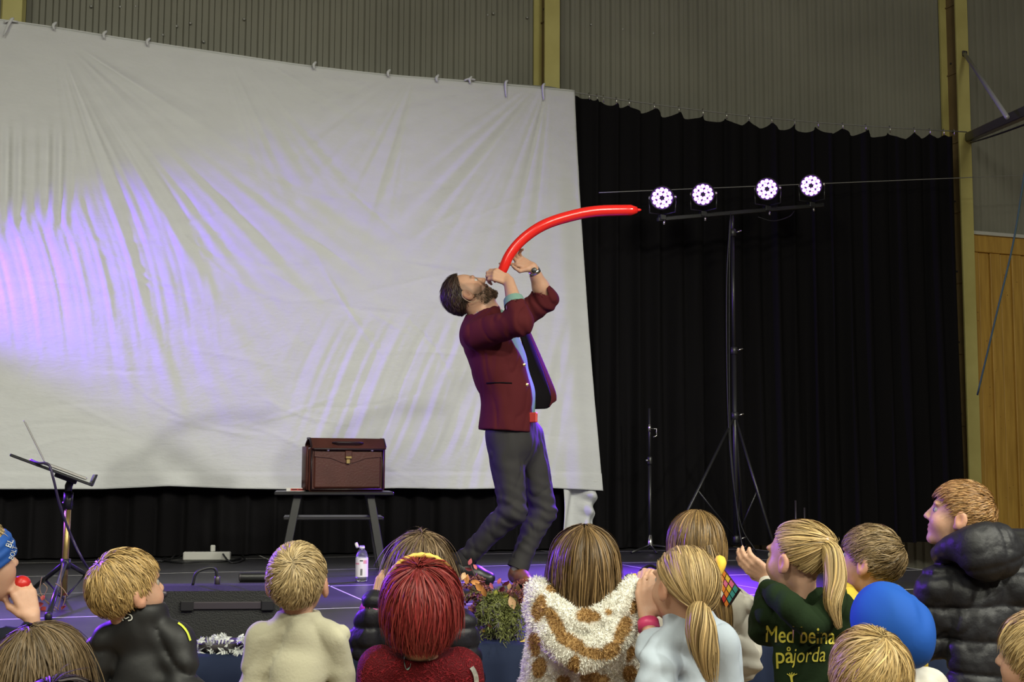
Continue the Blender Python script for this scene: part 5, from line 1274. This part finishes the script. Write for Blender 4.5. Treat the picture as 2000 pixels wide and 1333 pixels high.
# loudspeaker at the right edge
M_GRILL = mat('speaker_grille', (0.012, 0.012, 0.013), 0.7, noise=0.4, nscale=300)
ps = px(2010, 1112, 5.6); lsp = empty('loudspeaker', (ps[0], ps[1], STZ), 'black loudspeaker box behind the quilted jacket at the right edge', 'loudspeaker')
ht = float(px(1990, 1036, 5.6)[2]) - STZ
MB().box((ps[0], ps[1], STZ+ht/2), (0.34, 0.30, ht), (Rh, Fh, UP), 0.012).build('cabinet', M_BLKM, lsp)
MB().box(np.array((ps[0], ps[1], STZ+ht/2))-Fh*0.152, (0.30, 0.012, ht-0.05), (Rh, Fh, UP), 0.004).build('grille', M_GRILL, lsp)
# ------------------------------------------------------------------ side table and briefcase
DT = 7.25; M_TBL = mat('black_lacquer_table', (0.020, 0.019, 0.020), 0.35, spec=0.5)
tc = px(652, 960, DT); zt_ = float(tc[2]); ta = frame(-9); tx, ty = ta[:, 0], ta[:, 1]
tb = empty('side_table', (tc[0], tc[1], STZ), 'low black table with splayed legs and a lower shelf holding the briefcase', 'table')
MB().box((tc[0], tc[1], zt_-0.009), (0.655, 0.40, 0.018), (tx, ty, UP), 0.004).build('table_top', M_TBL, tb)
zsh = float(px(652, 1011, DT)[2]); MB().box((tc[0], tc[1], zsh), (0.55, 0.30, 0.016), (tx, ty, UP), 0.003).build('shelf', M_TBL, tb)
for sx in (-1, 1):
    for sy in (-1, 1):
        a = np.array((tc[0], tc[1], zt_-0.02)) + tx*sx*0.20 + ty*sy*0.13; b = np.array((tc[0], tc[1], STZ+0.010)) + tx*sx*0.275 + ty*sy*0.175
        v = (b-a)/np.linalg.norm(b-a); u2 = np.cross(v, tx*sx); u2 /= np.linalg.norm(u2); w2 = np.cross(u2, v)
        MB().box((a+b)/2, (np.linalg.norm(b-a), 0.045, 0.026), (v, w2, u2), 0.003).build('leg', M_TBL, tb)
M_LEA = mat('brown_leather_case', (0.100, 0.030, 0.022), 0.42, spec=0.45, bump=0.12, bscale=90, noise=0.2, nscale=8)
M_LEAD = mat('dark_leather_piping', (0.022, 0.008, 0.010), 0.45)
ca = frame(-20); cx_, cy_ = ca[:, 0], ca[:, 1]; c0 = px(671, 958, DT-0.02); c0[2] = zt_
cs = empty('briefcase', c0, 'brown leather pilot briefcase standing on the black table', 'briefcase')
def cp(x, y, z): return c0 + cx_*x + cy_*y + UP*z
W2, D2, H2_ = 0.215, 0.085, 0.245
MB().box(cp(0, 0, H2_/2), (W2*2, D2*2, H2_), (cx_, cy_, UP), 0.010).build('case_body', M_LEA, cs)
MB().box(cp(0, -D2-0.006, 0.112), (W2*2-0.05, 0.018, 0.185), (cx_, cy_, UP), 0.008).build('front_pocket', M_LEA, cs)
fl = [(-0.19, 0.0), (0.19, 0.0), (0.19, -0.028), (0.10, -0.036), (0.03, -0.062), (-0.03, -0.062), (-0.10, -0.036), (-0.19, -0.028)]
MB().prism(fl, (cx_, UP, cy_), 0.010, cp(0, -D2-0.017, 0.222)).build('pocket_flap', M_LEA, cs)
# top flap: two boards folding over
prof = [(D2+0.004, 0.235), (D2+0.004, 0.262), (0.02, 0.292), (-0.05, 0.290), (-D2-0.022, 0.236)]
G = np.array([[cp(x, y, z) for x in np.linspace(-W2*0.955, W2*1.0, 9)] for y, z in prof])
o = MB().grid(G).build('lid', M_LEA, cs, False); md = o.modifiers.new('t', 'SOLIDIFY'); md.thickness = 0.008
edge = [cp(-W2*0.955, prof[2][0], prof[2][1]+0.004), cp(-W2*0.955, prof[3][0], prof[3][1]+0.004), cp(-W2*0.955, prof[4][0]+0.01, prof[4][1]+0.014), cp(-W2*0.90, prof[4][0], prof[4][1]), cp(W2*0.93, prof[4][0], prof[4][1]), cp(W2*1.0, prof[4][0]+0.01, prof[4][1]+0.014), cp(W2, prof[3][0], prof[3][1]+0.004), cp(W2, prof[2][0], prof[2][1]+0.004)]
MB().tube(edge, 0.0065, 8).build('piping', M_LEAD, cs, True)
MB().box(cp(0.0, -D2+0.005, 0.2625), (0.175, 0.010, 0.014), (cx_, cy_*0.75+UP*0.6, UP*0.75-cy_*0.6), 0.004).build('handle_slot', M_BLKM, cs)
MB().tube([cp(-0.085, -D2+0.0, 0.270), cp(-0.06, -D2-0.03, 0.272), cp(0.06, -D2-0.03, 0.272), cp(0.085, -D2+0.0, 0.270)], 0.007, 8).build('handle', M_LEAD, cs, True)
MB().box(cp(0, -D2-0.026, 0.205), (0.038, 0.010, 0.045), (cx_, cy_, UP), 0.003).build('strap', M_LEA, cs)
MB().box(cp(0, -D2-0.033, 0.190), (0.036, 0.010, 0.016), (cx_, cy_, UP), 0.003).build('clasp', M_BRASS, cs)
MB().box(cp(-0.002, -D2-0.028, 0.168), (0.022, 0.008, 0.026), (cx_, cy_, UP), 0.002).build('lock_plate', M_BRASS, cs)
for sx in (-0.115, 0.135): MB().lathe(cp(sx, -D2-0.020, 0.232), -cy_, [(0.009, 0), (0.009, 0.005), (0.004, 0.007)], 12).build('stud', M_CHROME, cs, True)
for sx in (-1, 1):
    G = np.array([[cp(sx*(W2+0.004+0.012*math.sin(3*u)), -D2+0.01+u*(2*D2-0.02), z) for u in np.linspace(0, 1, 6)] for z in np.linspace(0.01, 0.25, 5)])
    o = MB().grid(G).build('gusset', M_LEA, cs, True); md = o.modifiers.new('t', 'SOLIDIFY'); md.thickness = 0.004
    MB().tube([cp(sx*(W2-0.012), -D2-0.004, 0.012), cp(sx*(W2-0.012), -D2-0.004, 0.235)], 0.005, 8).build('piping', M_LEAD, cs, True)
MB().tube([cp(-W2+0.012, -D2-0.004, 0.012), cp(W2-0.012, -D2-0.004, 0.012)], 0.005, 8).build('piping', M_LEAD, cs, True)
bx = px(578, 958, DT-0.08); bx[2] = zt_
cb = empty('card_box', bx, 'small red and white card box on the table edge beside the briefcase', 'box')
M_WCARD = mat('white_card', (0.75, 0.72, 0.72), 0.5); M_RCARD = mat('red_card', (0.55, 0.05, 0.05), 0.5)
MB().box(bx+UP*0.010, (0.105, 0.07, 0.019), (tx, ty, UP), 0.001).build('carton', M_WCARD, cb)
MB().box(bx+UP*0.010-ty*0.0352+tx*0.010, (0.078, 0.001, 0.011), (tx, ty, UP)).build('red_panel', M_RCARD, cb)
for k in (-1, 1): MB().box(bx+UP*0.010-ty*0.0358+tx*(0.010+k*0.018), (0.028, 0.0006, 0.004), (tx, ty, UP)).build('dark_print', M_BLKM, cb)
MB().box(bx+UP*0.0195-tx*0.03, (0.06, 0.05, 0.001), (tx, ty, UP)).build('paper', M_WCARD, cb)
# ------------------------------------------------------------------ water bottle
pb_ = onz(706, 1137, STZ); M_PET = mat('clear_bottle', (0.92, 0.92, 0.97), 0.08, trans=0.95); M_LABEL = mat('bottle_label', (0.80, 0.76, 0.80), 0.5)
bt = empty('water_bottle', (pb_[0], pb_[1], STZ), 'clear plastic water bottle with a white label and its cap flipped open', 'bottle')
MB().lathe(pb_, UP, [(0.020, 0.0), (0.030, 0.004), (0.032, 0.014), (0.0315, 0.03), (0.032, 0.12), (0.031, 0.135), (0.024, 0.155), (0.014, 0.166), (0.013, 0.172), (0.013, 0.186)], 28).build('bottle', M_PET, bt, True)
MB().lathe(pb_, UP, [(0.0326, 0.026), (0.0328, 0.030), (0.0328, 0.120), (0.0326, 0.124)], 28, False).build('label', M_LABEL, bt, True)
M_PINKL = mat('pink_print', (0.72, 0.32, 0.42), 0.5)
def onb(t, z, r=0.0332): return pb_ + r*(Rh*math.sin(t) - Fh*math.cos(t)) + UP*z
for t0, t1, z0, z1, mt in ((-1.1, -0.3, 0.090, 0.098, M_PINKL), (0.35, 1.1, 0.094, 0.112, M_PINKL), (-0.1, 0.25, 0.035, 0.068, M_BLKM), (-0.2, 0.3, 0.106, 0.112, M_BLKM)):
    G = np.array([[onb(t, z) for t in np.linspace(t0, t1, 6)] for z in (z0, z1)]); MB().grid(G).build('label_print', mt, bt, True)
for k in range(5):
    G = np.array([[onb(t, z, 0.0334) for t in (-0.1+k*0.07+0.045, -0.1+k*0.07+0.06)] for z in (0.036, 0.067)]); MB().grid(G).build('label_print', M_LABEL, bt, True)
MB().lathe(pb_+UP*0.170, UP, [(0.0145, 0), (0.0145, 0.008), (0.0135, 0.010)], 20).build('neck_ring', M_WCARD, bt, True)
MB().lathe(pb_+UP*0.186-Rh*0.028, Rh*0.85-UP*0.15+UP*0.45, [(0.013, -0.006), (0.015, -0.004), (0.015, 0.007), (0.013, 0.008)], 20).build('cap', M_WCARD, bt, True)
# black cylinder lying on the stage
pc = onz(505, 1137, STZ) + UP*0.024; cyl = empty('cylinder_speaker', (pc[0], pc[1], STZ), 'small black cylinder lying on the stage behind the monitor', 'speaker')
a = Rh*0.99+Fh*0.1; MB().lathe(pc-a*0.10, a, [(0.016, 0), (0.023, 0.004), (0.024, 0.012), (0.024, 0.188), (0.023, 0.196), (0.016, 0.2)], 24).build('tube', M_BLK, cyl, True)
for k in (0.004, 0.13, 0.190): MB().lathe(pc-a*0.10+a*k, a, [(0.0245, 0), (0.0248, 0.003), (0.0245, 0.006)], 24, False).build('ring', M_DKMET, cyl, True)
# ------------------------------------------------------------------ power strip and cables
pp = onz(402, 1096, STZ); M_WPL = mat('white_plastic', (0.62, 0.61, 0.58), 0.45)
sa = frame(-6); ps_ = empty('power_strip', (pp[0], pp[1], STZ), 'white power strip lying on the stage below the sheet', 'power strip')
MB().box(pp+UP*0.028+Fh*0.03, (0.29, 0.06, 0.052), (sa[:, 0], sa[:, 1], UP), 0.006).build('casing', M_WPL, ps_)
for k in range(5): MB().lathe(pp+UP*0.054+Fh*0.03+sa[:, 0]*(-0.11+k*0.055), UP, [(0.019, 0), (0.019, 0.001), (0.017, 0.0012)], 16).build('socket', mat('socket_grey', (0.3, 0.3, 0.29), 0.5) if k == 0 else bpy.data.materials['socket_grey'], ps_)
MB().box(pp+UP*0.075+Fh*0.03+sa[:, 0]*0.035, (0.030, 0.024, 0.042), (sa[:, 0], sa[:, 1], UP), 0.005).build('plug', M_WPL, ps_)
cbl = empty('black_cables', (pp[0], pp[1], STZ), 'tangle of black cables looped around the white power strip', 'cable')
def cable(parent, pts, r=0.006, n=40): MB().tube(spline(pts, n), r, 7).build('cable', M_RUB, parent, True)
def sg_(x, y, z=0.008): p = onz(x, y, STZ); return p + UP*z
cable(cbl, [sg_(470, 1094), sg_(440, 1100), sg_(395, 1101), sg_(350, 1102), sg_(318, 1096), sg_(340, 1086), sg_(400, 1080, 0.10), sg_(430, 1083, 0.08)])
cable(cbl, [sg_(335, 1094), sg_(370, 1075, 0.07), sg_(395, 1071, 0.09), sg_(428, 1079, 0.06), sg_(470, 1086), sg_(476, 1096), sg_(450, 1102), sg_(425, 1090, 0.07)])
cable(cbl, [sg_(315, 1100), sg_(355, 1088), sg_(385, 1074, 0.06), sg_(372, 1068, 0.07)])
# ------------------------------------------------------------------ floor monitor
p0 = ony(327, 1255, STAGE_FRONT+0.22); dmon = float((p0-CAMP)@Fw)
mc = ony(436, 1255, STAGE_FRONT+0.26); mc[2] = STZ; ma = frame(-19.8+14); mx, my = ma[:, 0], ma[:, 1]
mon = empty('stage_monitor', mc, 'black wedge stage monitor with a strap handle at the front of the stage', 'monitor')
M_MON = mat('black_textured_paint', (0.012, 0.012, 0.012), 0.6, bump=0.3, bscale=220)
hz = float(px(436, 1143, dmon+0.05)[2]) - STZ
dm2 = float((mc-CAMP)@Fw); wm = (556-327)*dm2/2500
MB().prism([(-0.16, 0.003), (0.16, 0.003), (0.16, hz*0.45), (-0.02, hz), (-0.10, hz), (-0.16, hz*0.93)], (my, UP, mx), wm, mc+mx*0.0).build('cabinet', M_MON, mon)
MB().box(mc - my*0.162 + UP*hz*0.66 + mx*0.03, (0.25, 0.010, 0.026), (mx, my, UP), 0.003).build('strap_handle', M_DKMET, mon)
for sx in (-0.105, 0.165): MB().box(mc - my*0.166 + UP*hz*0.66 + mx*sx, (0.045, 0.014, 0.036), (mx, my, UP), 0.004).build('handle_end', M_BLK, mon)
MB().tube(spline([mc+mx*-0.10-my*0.08+UP*hz, mc+mx*-0.085-my*0.08+UP*(hz+0.045), mc+mx*-0.03-my*0.06+UP*(hz+0.055), mc+mx*-0.02-my*0.05+UP*(hz+0.0)], 18), 0.005, 7).build('cable', M_RUB, mon, True)
MB().lathe(mc+mx*-0.02-my*0.05+UP*(hz-0.005), UP, [(0.010, 0), (0.010, 0.03), (0.006, 0.034)], 12).build('connector', M_DKMET, mon, True)
MB().lathe(mc - my*0.160 - mx*(wm/2-0.022) + UP*(hz*0.88), -my, [(0.012, 0), (0.012, 0.004), (0.004, 0.007)], 12).build('corner_screw', M_DKMET, mon, True)
# ------------------------------------------------------------------ music stand with a laptop
DL = 5.55; M_GOLD = mat('brass_tube', (0.34, 0.24, 0.085), 0.35, metal=0.7)
base = onz(125, 1172, STZ); DL = float((base-CAMP)@Fw)
vh_ = ray(100, 925)*np.array((1, 1, 0)); vh_ /= np.linalg.norm(vh_)
def l_(x, y, dz=0.0): r = ray(x, y); return CAMP + r*(((base-CAMP)@vh_ + dz)/(r@vh_))
mst = empty('music_stand', (base[0], base[1], STZ), 'tripod stand with a gold pole and a tilted black desk', 'stand')
MB().tube([l_(124, 1164), l_(133, 985)], 0.0145, 14).build('pole', M_GOLD, mst, True)
MB().tube([l_(132, 995), l_(134, 962)], [0.021, 0.021], 14).build('clamp', M_BLK, mst, True)
MB().tube([l_(122, 985), l_(143, 983)], 0.010, 10).build('clamp_knob', M_BLK, mst, True)
MB().tube([l_(133, 968), l_(134, 950), l_(142, 932)], [0.014, 0.017, 0.016], 12).build('neck', M_BLK, mst, True)
a0, a1_ = l_(22, 890), l_(176, 947); tdir = (a1_-a0)/np.linalg.norm(a1_-a0); vr_ = ray(100, 925); nrm_ = np.cross(vr_, tdir); nrm_ /= np.linalg.norm(nrm_)
if nrm_[2] < 0: nrm_ = -nrm_
dd_ = np.cross(tdir, nrm_); Ld = np.linalg.norm(a1_-a0)
MB().box((a0+a1_)/2, (Ld, 0.46, 0.012), (tdir, dd_, nrm_), 0.003).build('desk', M_BLK, mst)
MB().box(a1_+tdir*0.004+nrm_*0.022, (0.010, 0.40, 0.055), (tdir*0.9+nrm_*0.3, dd_, nrm_), 0.003).build('desk_lip', M_BLK, mst)
MB().box((a0*0.3+a1_*0.7)-nrm_*0.012, (0.10, 0.10, 0.02), (tdir, dd_, nrm_), 0.004).build('desk_bracket', M_BLK, mst)
hub = l_(128, 1099); MB().tube([l_(127.5, 1112), l_(128.5, 1092)], 0.022, 14).build('hub', M_BLK, mst, True)
M_LEGS = mat('satin_leg', (0.05, 0.05, 0.055), 0.25, metal=0.6)
for (x, y, dz) in ((62, 1158, 0.10), (94, 1212, -0.5), (190, 1140, 0.40)):
    f_ = onz(x, y, STZ) if True else None; f_[2] = STZ+0.012
    lg = MB().tube([hub, f_], 0.0105, 10).build('leg', M_LEGS if x == 94 else M_BLK, mst, True)
    MB().tube([hub-UP*0.16, hub*0.4+f_*0.6], 0.005, 8).build('brace', M_BLK, mst, True)
    MB().lathe((f_[0], f_[1], STZ), UP, [(0.014, 0), (0.015, 0.02), (0.011, 0.03)], 10).build('rubber_foot', M_RUB, lg, True)
lap = empty('laptop', (a0*0.55+a1_*0.45)+nrm_*0.008, 'open silver laptop seen edge-on on the music stand desk', 'laptop')
M_ALUL = mat('laptop_aluminium', (0.62, 0.60, 0.58), 0.35, metal=0.7)
q0, q1 = l_(84, 909)+nrm_*0.010, l_(166, 940)+nrm_*0.010
MB().box((q0+q1)/2, (np.linalg.norm(q1-q0), 0.31, 0.012), (tdir, dd_, nrm_), 0.003).build('laptop_base', M_ALUL, lap)
s0, s1_ = q0+nrm_*0.006, l_(48, 824); sd_ = (s1_-s0)/np.linalg.norm(s1_-s0); sn_ = np.cross(dd_, sd_)
MB().box((s0+s1_)/2, (np.linalg.norm(s1_-s0), 0.31, 0.006), (sd_, dd_, sn_), 0.002).build('screen', M_ALUL, lap)
MB().box((s0+s1_)/2 + sn_*(0.0033 if sn_@Rt > 0 else -0.0033), (np.linalg.norm(s1_-s0)*0.9, 0.29, 0.001), (sd_, dd_, sn_)).build('display', M_BLK, lap)
MB().box((q0+q1)/2+nrm_*0.0062+tdir*-0.02, (0.10, 0.26, 0.001), (tdir, dd_, nrm_)).build('keyboard', M_BLK, lap)
tag(MB().tube(spline([l_(60, 899, -0.20), l_(75, 905, -0.24), l_(95, 908, -0.26), l_(104, 935, -0.27), l_(118, 990, -0.22), l_(140, 1050, -0.14), l_(170, 1108, -0.05), sg_(190, 1128)], 50), 0.0055, 8).build('laptop_cable', mat('dark_violet_cable', (0.035, 0.025, 0.06), 0.45), None, True), 'dark cable hanging from the laptop down past the gold pole', 'cable')
# ------------------------------------------------------------------ navy cloth along the stage front and plants on it
M_NAVYC = mat('navy_cloth', (0.012, 0.018, 0.042), 0.85, spec=0.15, bump=0.06, bscale=30)
yf = STAGE_FRONT - 0.03; xa_, xb_ = cols[0], xr
n = 900; X = np.linspace(xa_, xb_, n); rows_ = []
ph = np.cumsum(RNG.uniform(0.7, 1.3, n))/n*(xb_-xa_)/0.16*6.283
for y, z, a in ((STAGE_FRONT+0.05, STZ+0.006, 0.0), (STAGE_FRONT-0.26, STZ+0.006, 0.0), (STAGE_FRONT-0.29, STZ-0.005, 0.004), (STAGE_FRONT-0.30, STZ-0.06, 0.010), (STAGE_FRONT-0.305, STZ-0.2, 0.018), (STAGE_FRONT-0.31, FLZ+0.01, 0.025)):
    rows_.append(np.stack([X, y + a*np.sin(ph) + a*0.4*np.sin(ph*0.37), np.full(n, z) + (0.004*np.sin(ph*0.5) if z > STZ else 0)], 1))
sk = empty('navy_drape', ((xa_+xb_)/2, yf, FLZ), 'navy blue cloth draped over the ledge along the front of the stage', 'drape')
o = MB().grid(np.array(rows_)).build('cloth', M_NAVYC, sk, True)
MB().box(((xa_+xb_)/2, STAGE_FRONT-0.145, STZ-0.02), (xb_-xa_-0.02, 0.26, 0.036)).build('ledge_board', M_BLKM, sk)
for x in np.arange(xa_+0.3, xb_, 1.2): MB().box((x, STAGE_FRONT-0.2, (STZ-0.04+FLZ)/2), (0.05, 0.05, STZ-0.04-FLZ)).build('ledge_leg', M_BLKM, sk)
M_JUN = mat('juniper_green', (0.085, 0.105, 0.028), 0.7, attr=True); M_LEAFA = mat('autumn_leaf', (0.5, 0.3, 0.05), 0.55, attr=True); M_SILF = mat('silver_leaf', (0.42, 0.45, 0.40), 0.8, attr=True)
M_TWIG = mat('twig', (0.09, 0.045, 0.03), 0.8); M_POT = mat('dark_pot', (0.03, 0.025, 0.025), 0.7)
def leaf_mesh(base, d, nrm, L, w, curl=0.3):
    d = d/np.linalg.norm(d); nrm = nrm - d*(nrm@d); nrm /= np.linalg.norm(nrm)+1e-9; s = np.cross(d, nrm); V = []; 
    for t, k in ((0, 0.05), (0.25, 0.75), (0.5, 1.0), (0.75, 0.7), (1.0, 0.03)):
        c = base + d*L*t - nrm*curl*L*t*t*0.6
        V += [c - s*w*k + nrm*w*k*0.35, c, c + s*w*k + nrm*w*k*0.35]
    F = []
    for i in range(4):
        a = i*3; F += [(a, a+1, a+4, a+3), (a+1, a+2, a+5, a+4)]
    return V, F
def rdir(up=0.3):
    v = RNG.normal(size=3); v[2] += up; return v/np.linalg.norm(v)
# mixed autumn planter
c_p = ony(972, 1268, STAGE_FRONT-0.14); c_p[2] = STZ+0.006
pl = empty('autumn_planter', c_p, 'autumn planter of green juniper, heather and yellow leaves on the navy ledge', 'plant')
dpl = float((c_p-CAMP)@Fw)
MB().lathe(c_p, UP, [(0.065, 0), (0.07, 0.01), (0.075, 0.045), (0.07, 0.05)], 20).build('pot', M_POT, pl, True)
def pq(x, y, dz=0.0): return px(x, y, dpl+dz)
# juniper: feathery sprays
V, F, Cc = [], [], []; nv = 0
for k in range(230):
    b = c_p + UP*0.07 + np.array((*RNG.normal(0, 0.03, 2), 0))
    tgt = pq(RNG.normal(974, 30), RNG.triangular(1158, 1225, 1284), RNG.normal(-0.04, 0.06)); 
    mid = b*0.5+tgt*0.5 + UP*0.05
    S_ = spline([b, mid, tgt], 14)
    for i in range(3, 14):
        ax = S_[min(i+1, 13)]-S_[i-1]; ax /= np.linalg.norm(ax)
        for j in range(5):
            dv = ax*0.8 + RNG.normal(0, 0.55, 3); dv /= np.linalg.norm(dv); L = RNG.uniform(0.012, 0.026); s = np.cross(dv, RNG.normal(size=3)); s /= np.linalg.norm(s)
            p = S_[i]; w = 0.0014
            V += [p-s*w, p+s*w, p+dv*L+s*w*0.4, p+dv*L-s*w*0.4]; F.append((nv, nv+1, nv+2, nv+3)); nv += 4
            g = RNG.uniform(0.6, 1.35); Cc += [np.array((0.135, 0.150, 0.036))*g]*4
jo = mesh('juniper_sprays', np.array(V), np.array(F), M_JUN, pl, False, col=np.array(Cc)); jo['kind'] = 'stuff'
# heather: reddish brown spikes leaning left and right
V, F, Cc = [], [], []; nv = 0
for k in range(46):
    left = k < 30
    b = c_p + UP*0.09 + np.array((*RNG.normal(0, 0.03, 2), 0))
    tgt = pq(RNG.uniform(898, 960), RNG.uniform(1125, 1215), RNG.normal(0.03, 0.05)) if left else pq(RNG.uniform(990, 1045), RNG.uniform(1135, 1190), RNG.normal(0.05, 0.04))
    S_ = spline([b, b*0.45+tgt*0.55+UP*0.03, tgt], 16)
    MBt = None
    for i in range(5, 16):
        for j in range(9):
            dv = RNG.normal(size=3); dv /= np.linalg.norm(dv); L = RNG.uniform(0.006, 0.012); s = np.cross(dv, RNG.normal(size=3)); s /= np.linalg.norm(s); w = 0.0028
            p = S_[i] + RNG.normal(0, 0.004, 3)
            V += [p-s*w, p+s*w, p+dv*L+s*w, p+dv*L-s*w]; F.append((nv, nv+1, nv+2, nv+3)); nv += 4
            base_c = np.array((0.20, 0.055, 0.040)) if RNG.random() < 0.7 else np.array((0.30, 0.12, 0.11)); Cc += [base_c*RNG.uniform(0.5, 1.3)]*4
ho = mesh('heather_spikes', np.array(V), np.array(F), M_JUN, pl, False, col=np.array(Cc)); ho['kind'] = 'stuff'
# single leaves that can be told apart
LC = {'y': (0.58, 0.40, 0.05), 'o': (0.52, 0.22, 0.06), 'p': (0.55, 0.13, 0.16), 'g': (0.30, 0.30, 0.05), 'd': (0.16, 0.02, 0.05), 't': (0.50, 0.30, 0.15)}
big = [(1018, 1262, 'y', 26), (1030, 1282, 'y', 30), (1026, 1256, 'y', 20), (958, 1205, 'y', 24), (962, 1188, 'y', 20), (968, 1170, 'g', 18), (1000, 1178, 't', 26), (1008, 1166, 't', 22), (1012, 1150, 't', 18), (980, 1152, 'd', 16), (988, 1140, 'd', 18), (994, 1146, 't', 18),
       (936, 1148, 'o', 22), (928, 1138, 'o', 18), (945, 1158, 'o', 20), (912, 1132, 'o', 20), (905, 1126, 't', 18), (918, 1098, 'p', 14), (915, 1112, 'p', 16), (928, 1108, 'p', 12), (960, 1145, 'p', 14), (975, 1136, 'p', 13), (1040, 1150, 'p', 12), (985, 1164, 'g', 18), (972, 1180, 'g', 20), (950, 1192, 'g', 18), (1026, 1172, 'o', 16), (955, 1222, 'o', 14), (945, 1232, 'y', 13), (968, 1160, 'g', 15)]
for x, y, c, s in big:
    p = pq(x, y, RNG.uniform(-0.11, -0.03)); d_ = Rt*RNG.normal(0, 0.7) + Ut*RNG.normal(0.1, 0.7) + Fw*RNG.normal(0, 0.25); L = s*dpl/2500
    V, F = leaf_mesh(p - d_/np.linalg.norm(d_)*L/2, d_, -Fw + RNG.normal(0, 0.35, 3), L, L*0.30, RNG.uniform(0.1, 0.5))
    mesh('leaf', V, F, M_LEAFA, pl, True, col=np.array([np.array(LC[c])*RNG.uniform(0.8, 1.15)]*len(V)))
for (pts) in ([(950, 1180), (925, 1120), (918, 1100)], [(955, 1185), (925, 1140), (900, 1122)], [(985, 1190), (984, 1150), (975, 1130)], [(1000, 1195), (1015, 1160), (1040, 1145)], [(1000, 1240), (1020, 1250), (1030, 1285)], [(990, 1190), (1000, 1160), (1006, 1140)]):
    MB().tube(spline([pq(x, y, -0.03) for x, y in pts], 12), 0.0018, 5).build('stem', M_TWIG, pl, True)
# silver foliage planter
c_s = ony(428, 1290, STAGE_FRONT-0.16); c_s[2] = STZ+0.006; dsp = float((c_s-CAMP)@Fw)
sp = empty('silver_planter', c_s, 'low planter of silver grey ragwort leaves in front of the stage monitor', 'plant')
MB().lathe(c_s, UP, [(0.07, 0), (0.09, 0.03), (0.085, 0.032)], 18).build('pot', M_POT, sp, True)
for k in range(105):
    top = px(RNG.uniform(384, 478), np.interp(RNG.random(), [0, 1], [1250, 1292]), dsp + RNG.uniform(-0.09, 0.09))
    if (top-CAMP)@Fw > 0 and k % 3 == 0: top = top + UP*0.012
    d_ = rdir(0.4); d_ = d_*np.array((1, 1, 0.6)); V, F = [], []; nv = 0; L = RNG.uniform(0.035, 0.06)
    nr = -Fw*0.6 + UP*0.5 + RNG.normal(0, 0.4, 3); s = np.cross(d_, nr); s /= np.linalg.norm(s)
    v1, f1 = leaf_mesh(top - d_*L*0.5, d_, nr, L, 0.0042, 0.4); V += v1; F += f1; nv += len(v1)
    for t in (0.3, 0.5, 0.7):
        for sg in (-1, 1):
            v1, f1 = leaf_mesh(top - d_*L*0.5 + d_*L*t, d_*0.6 + s*sg, nr, L*0.34, 0.0032, 0.2); V += v1; F += [tuple(i+nv for i in f) for f in f1]; nv += len(v1)
    mesh('leaf', V, F, M_SILF, sp, True, col=np.array([np.array((0.50, 0.52, 0.49))*RNG.uniform(0.75, 1.2)]*len(V)))
# dry twigs with red leaves by the music stand
c_v = onz(104, 1190, STZ); vn = empty('dry_twigs', c_v, 'thin dry twigs with a few red leaves beside the gold pole', 'plant'); dv_ = float((c_v-CAMP)@Fw)
def vq(x, y, dz=0.0): return px(x, y, dv_+dz)
for pts in ([(110, 1196), (90, 1175), (78, 1155), (80, 1135), (82, 1128)], [(112, 1192), (120, 1160), (118, 1130), (122, 1100)], [(70, 1160), (95, 1178), (115, 1192)], [(108, 1140), (122, 1150), (132, 1165)], [(84, 1168), (92, 1150), (84, 1140)], [(118, 1196), (126, 1175), (128, 1160)]):
    MB().tube(spline([vq(x, y, -0.05) for x, y in pts], 14), 0.0022, 5).build('twig', mat('dry_twig', (0.22, 0.14, 0.08), 0.8) if 'dry_twig' not in bpy.data.materials else bpy.data.materials['dry_twig'], vn, True)
for x, y, s in ((85, 1180, 16), (90, 1186, 14), (82, 1174, 12), (119, 1186, 14), (122, 1190, 12), (128, 1163, 8), (80, 1200, 12)):
    d_ = rdir(-0.4); L = s*dv_/2500; p = vq(x, y, -0.06); V, F = leaf_mesh(p, d_, -Fw+RNG.normal(0, 0.3, 3), L, L*0.4, 0.4)
    mesh('leaf', V, F, M_LEAFA, vn, True, col=np.array([np.array((0.42, 0.06, 0.05))*RNG.uniform(0.8, 1.2)]*len(V)))
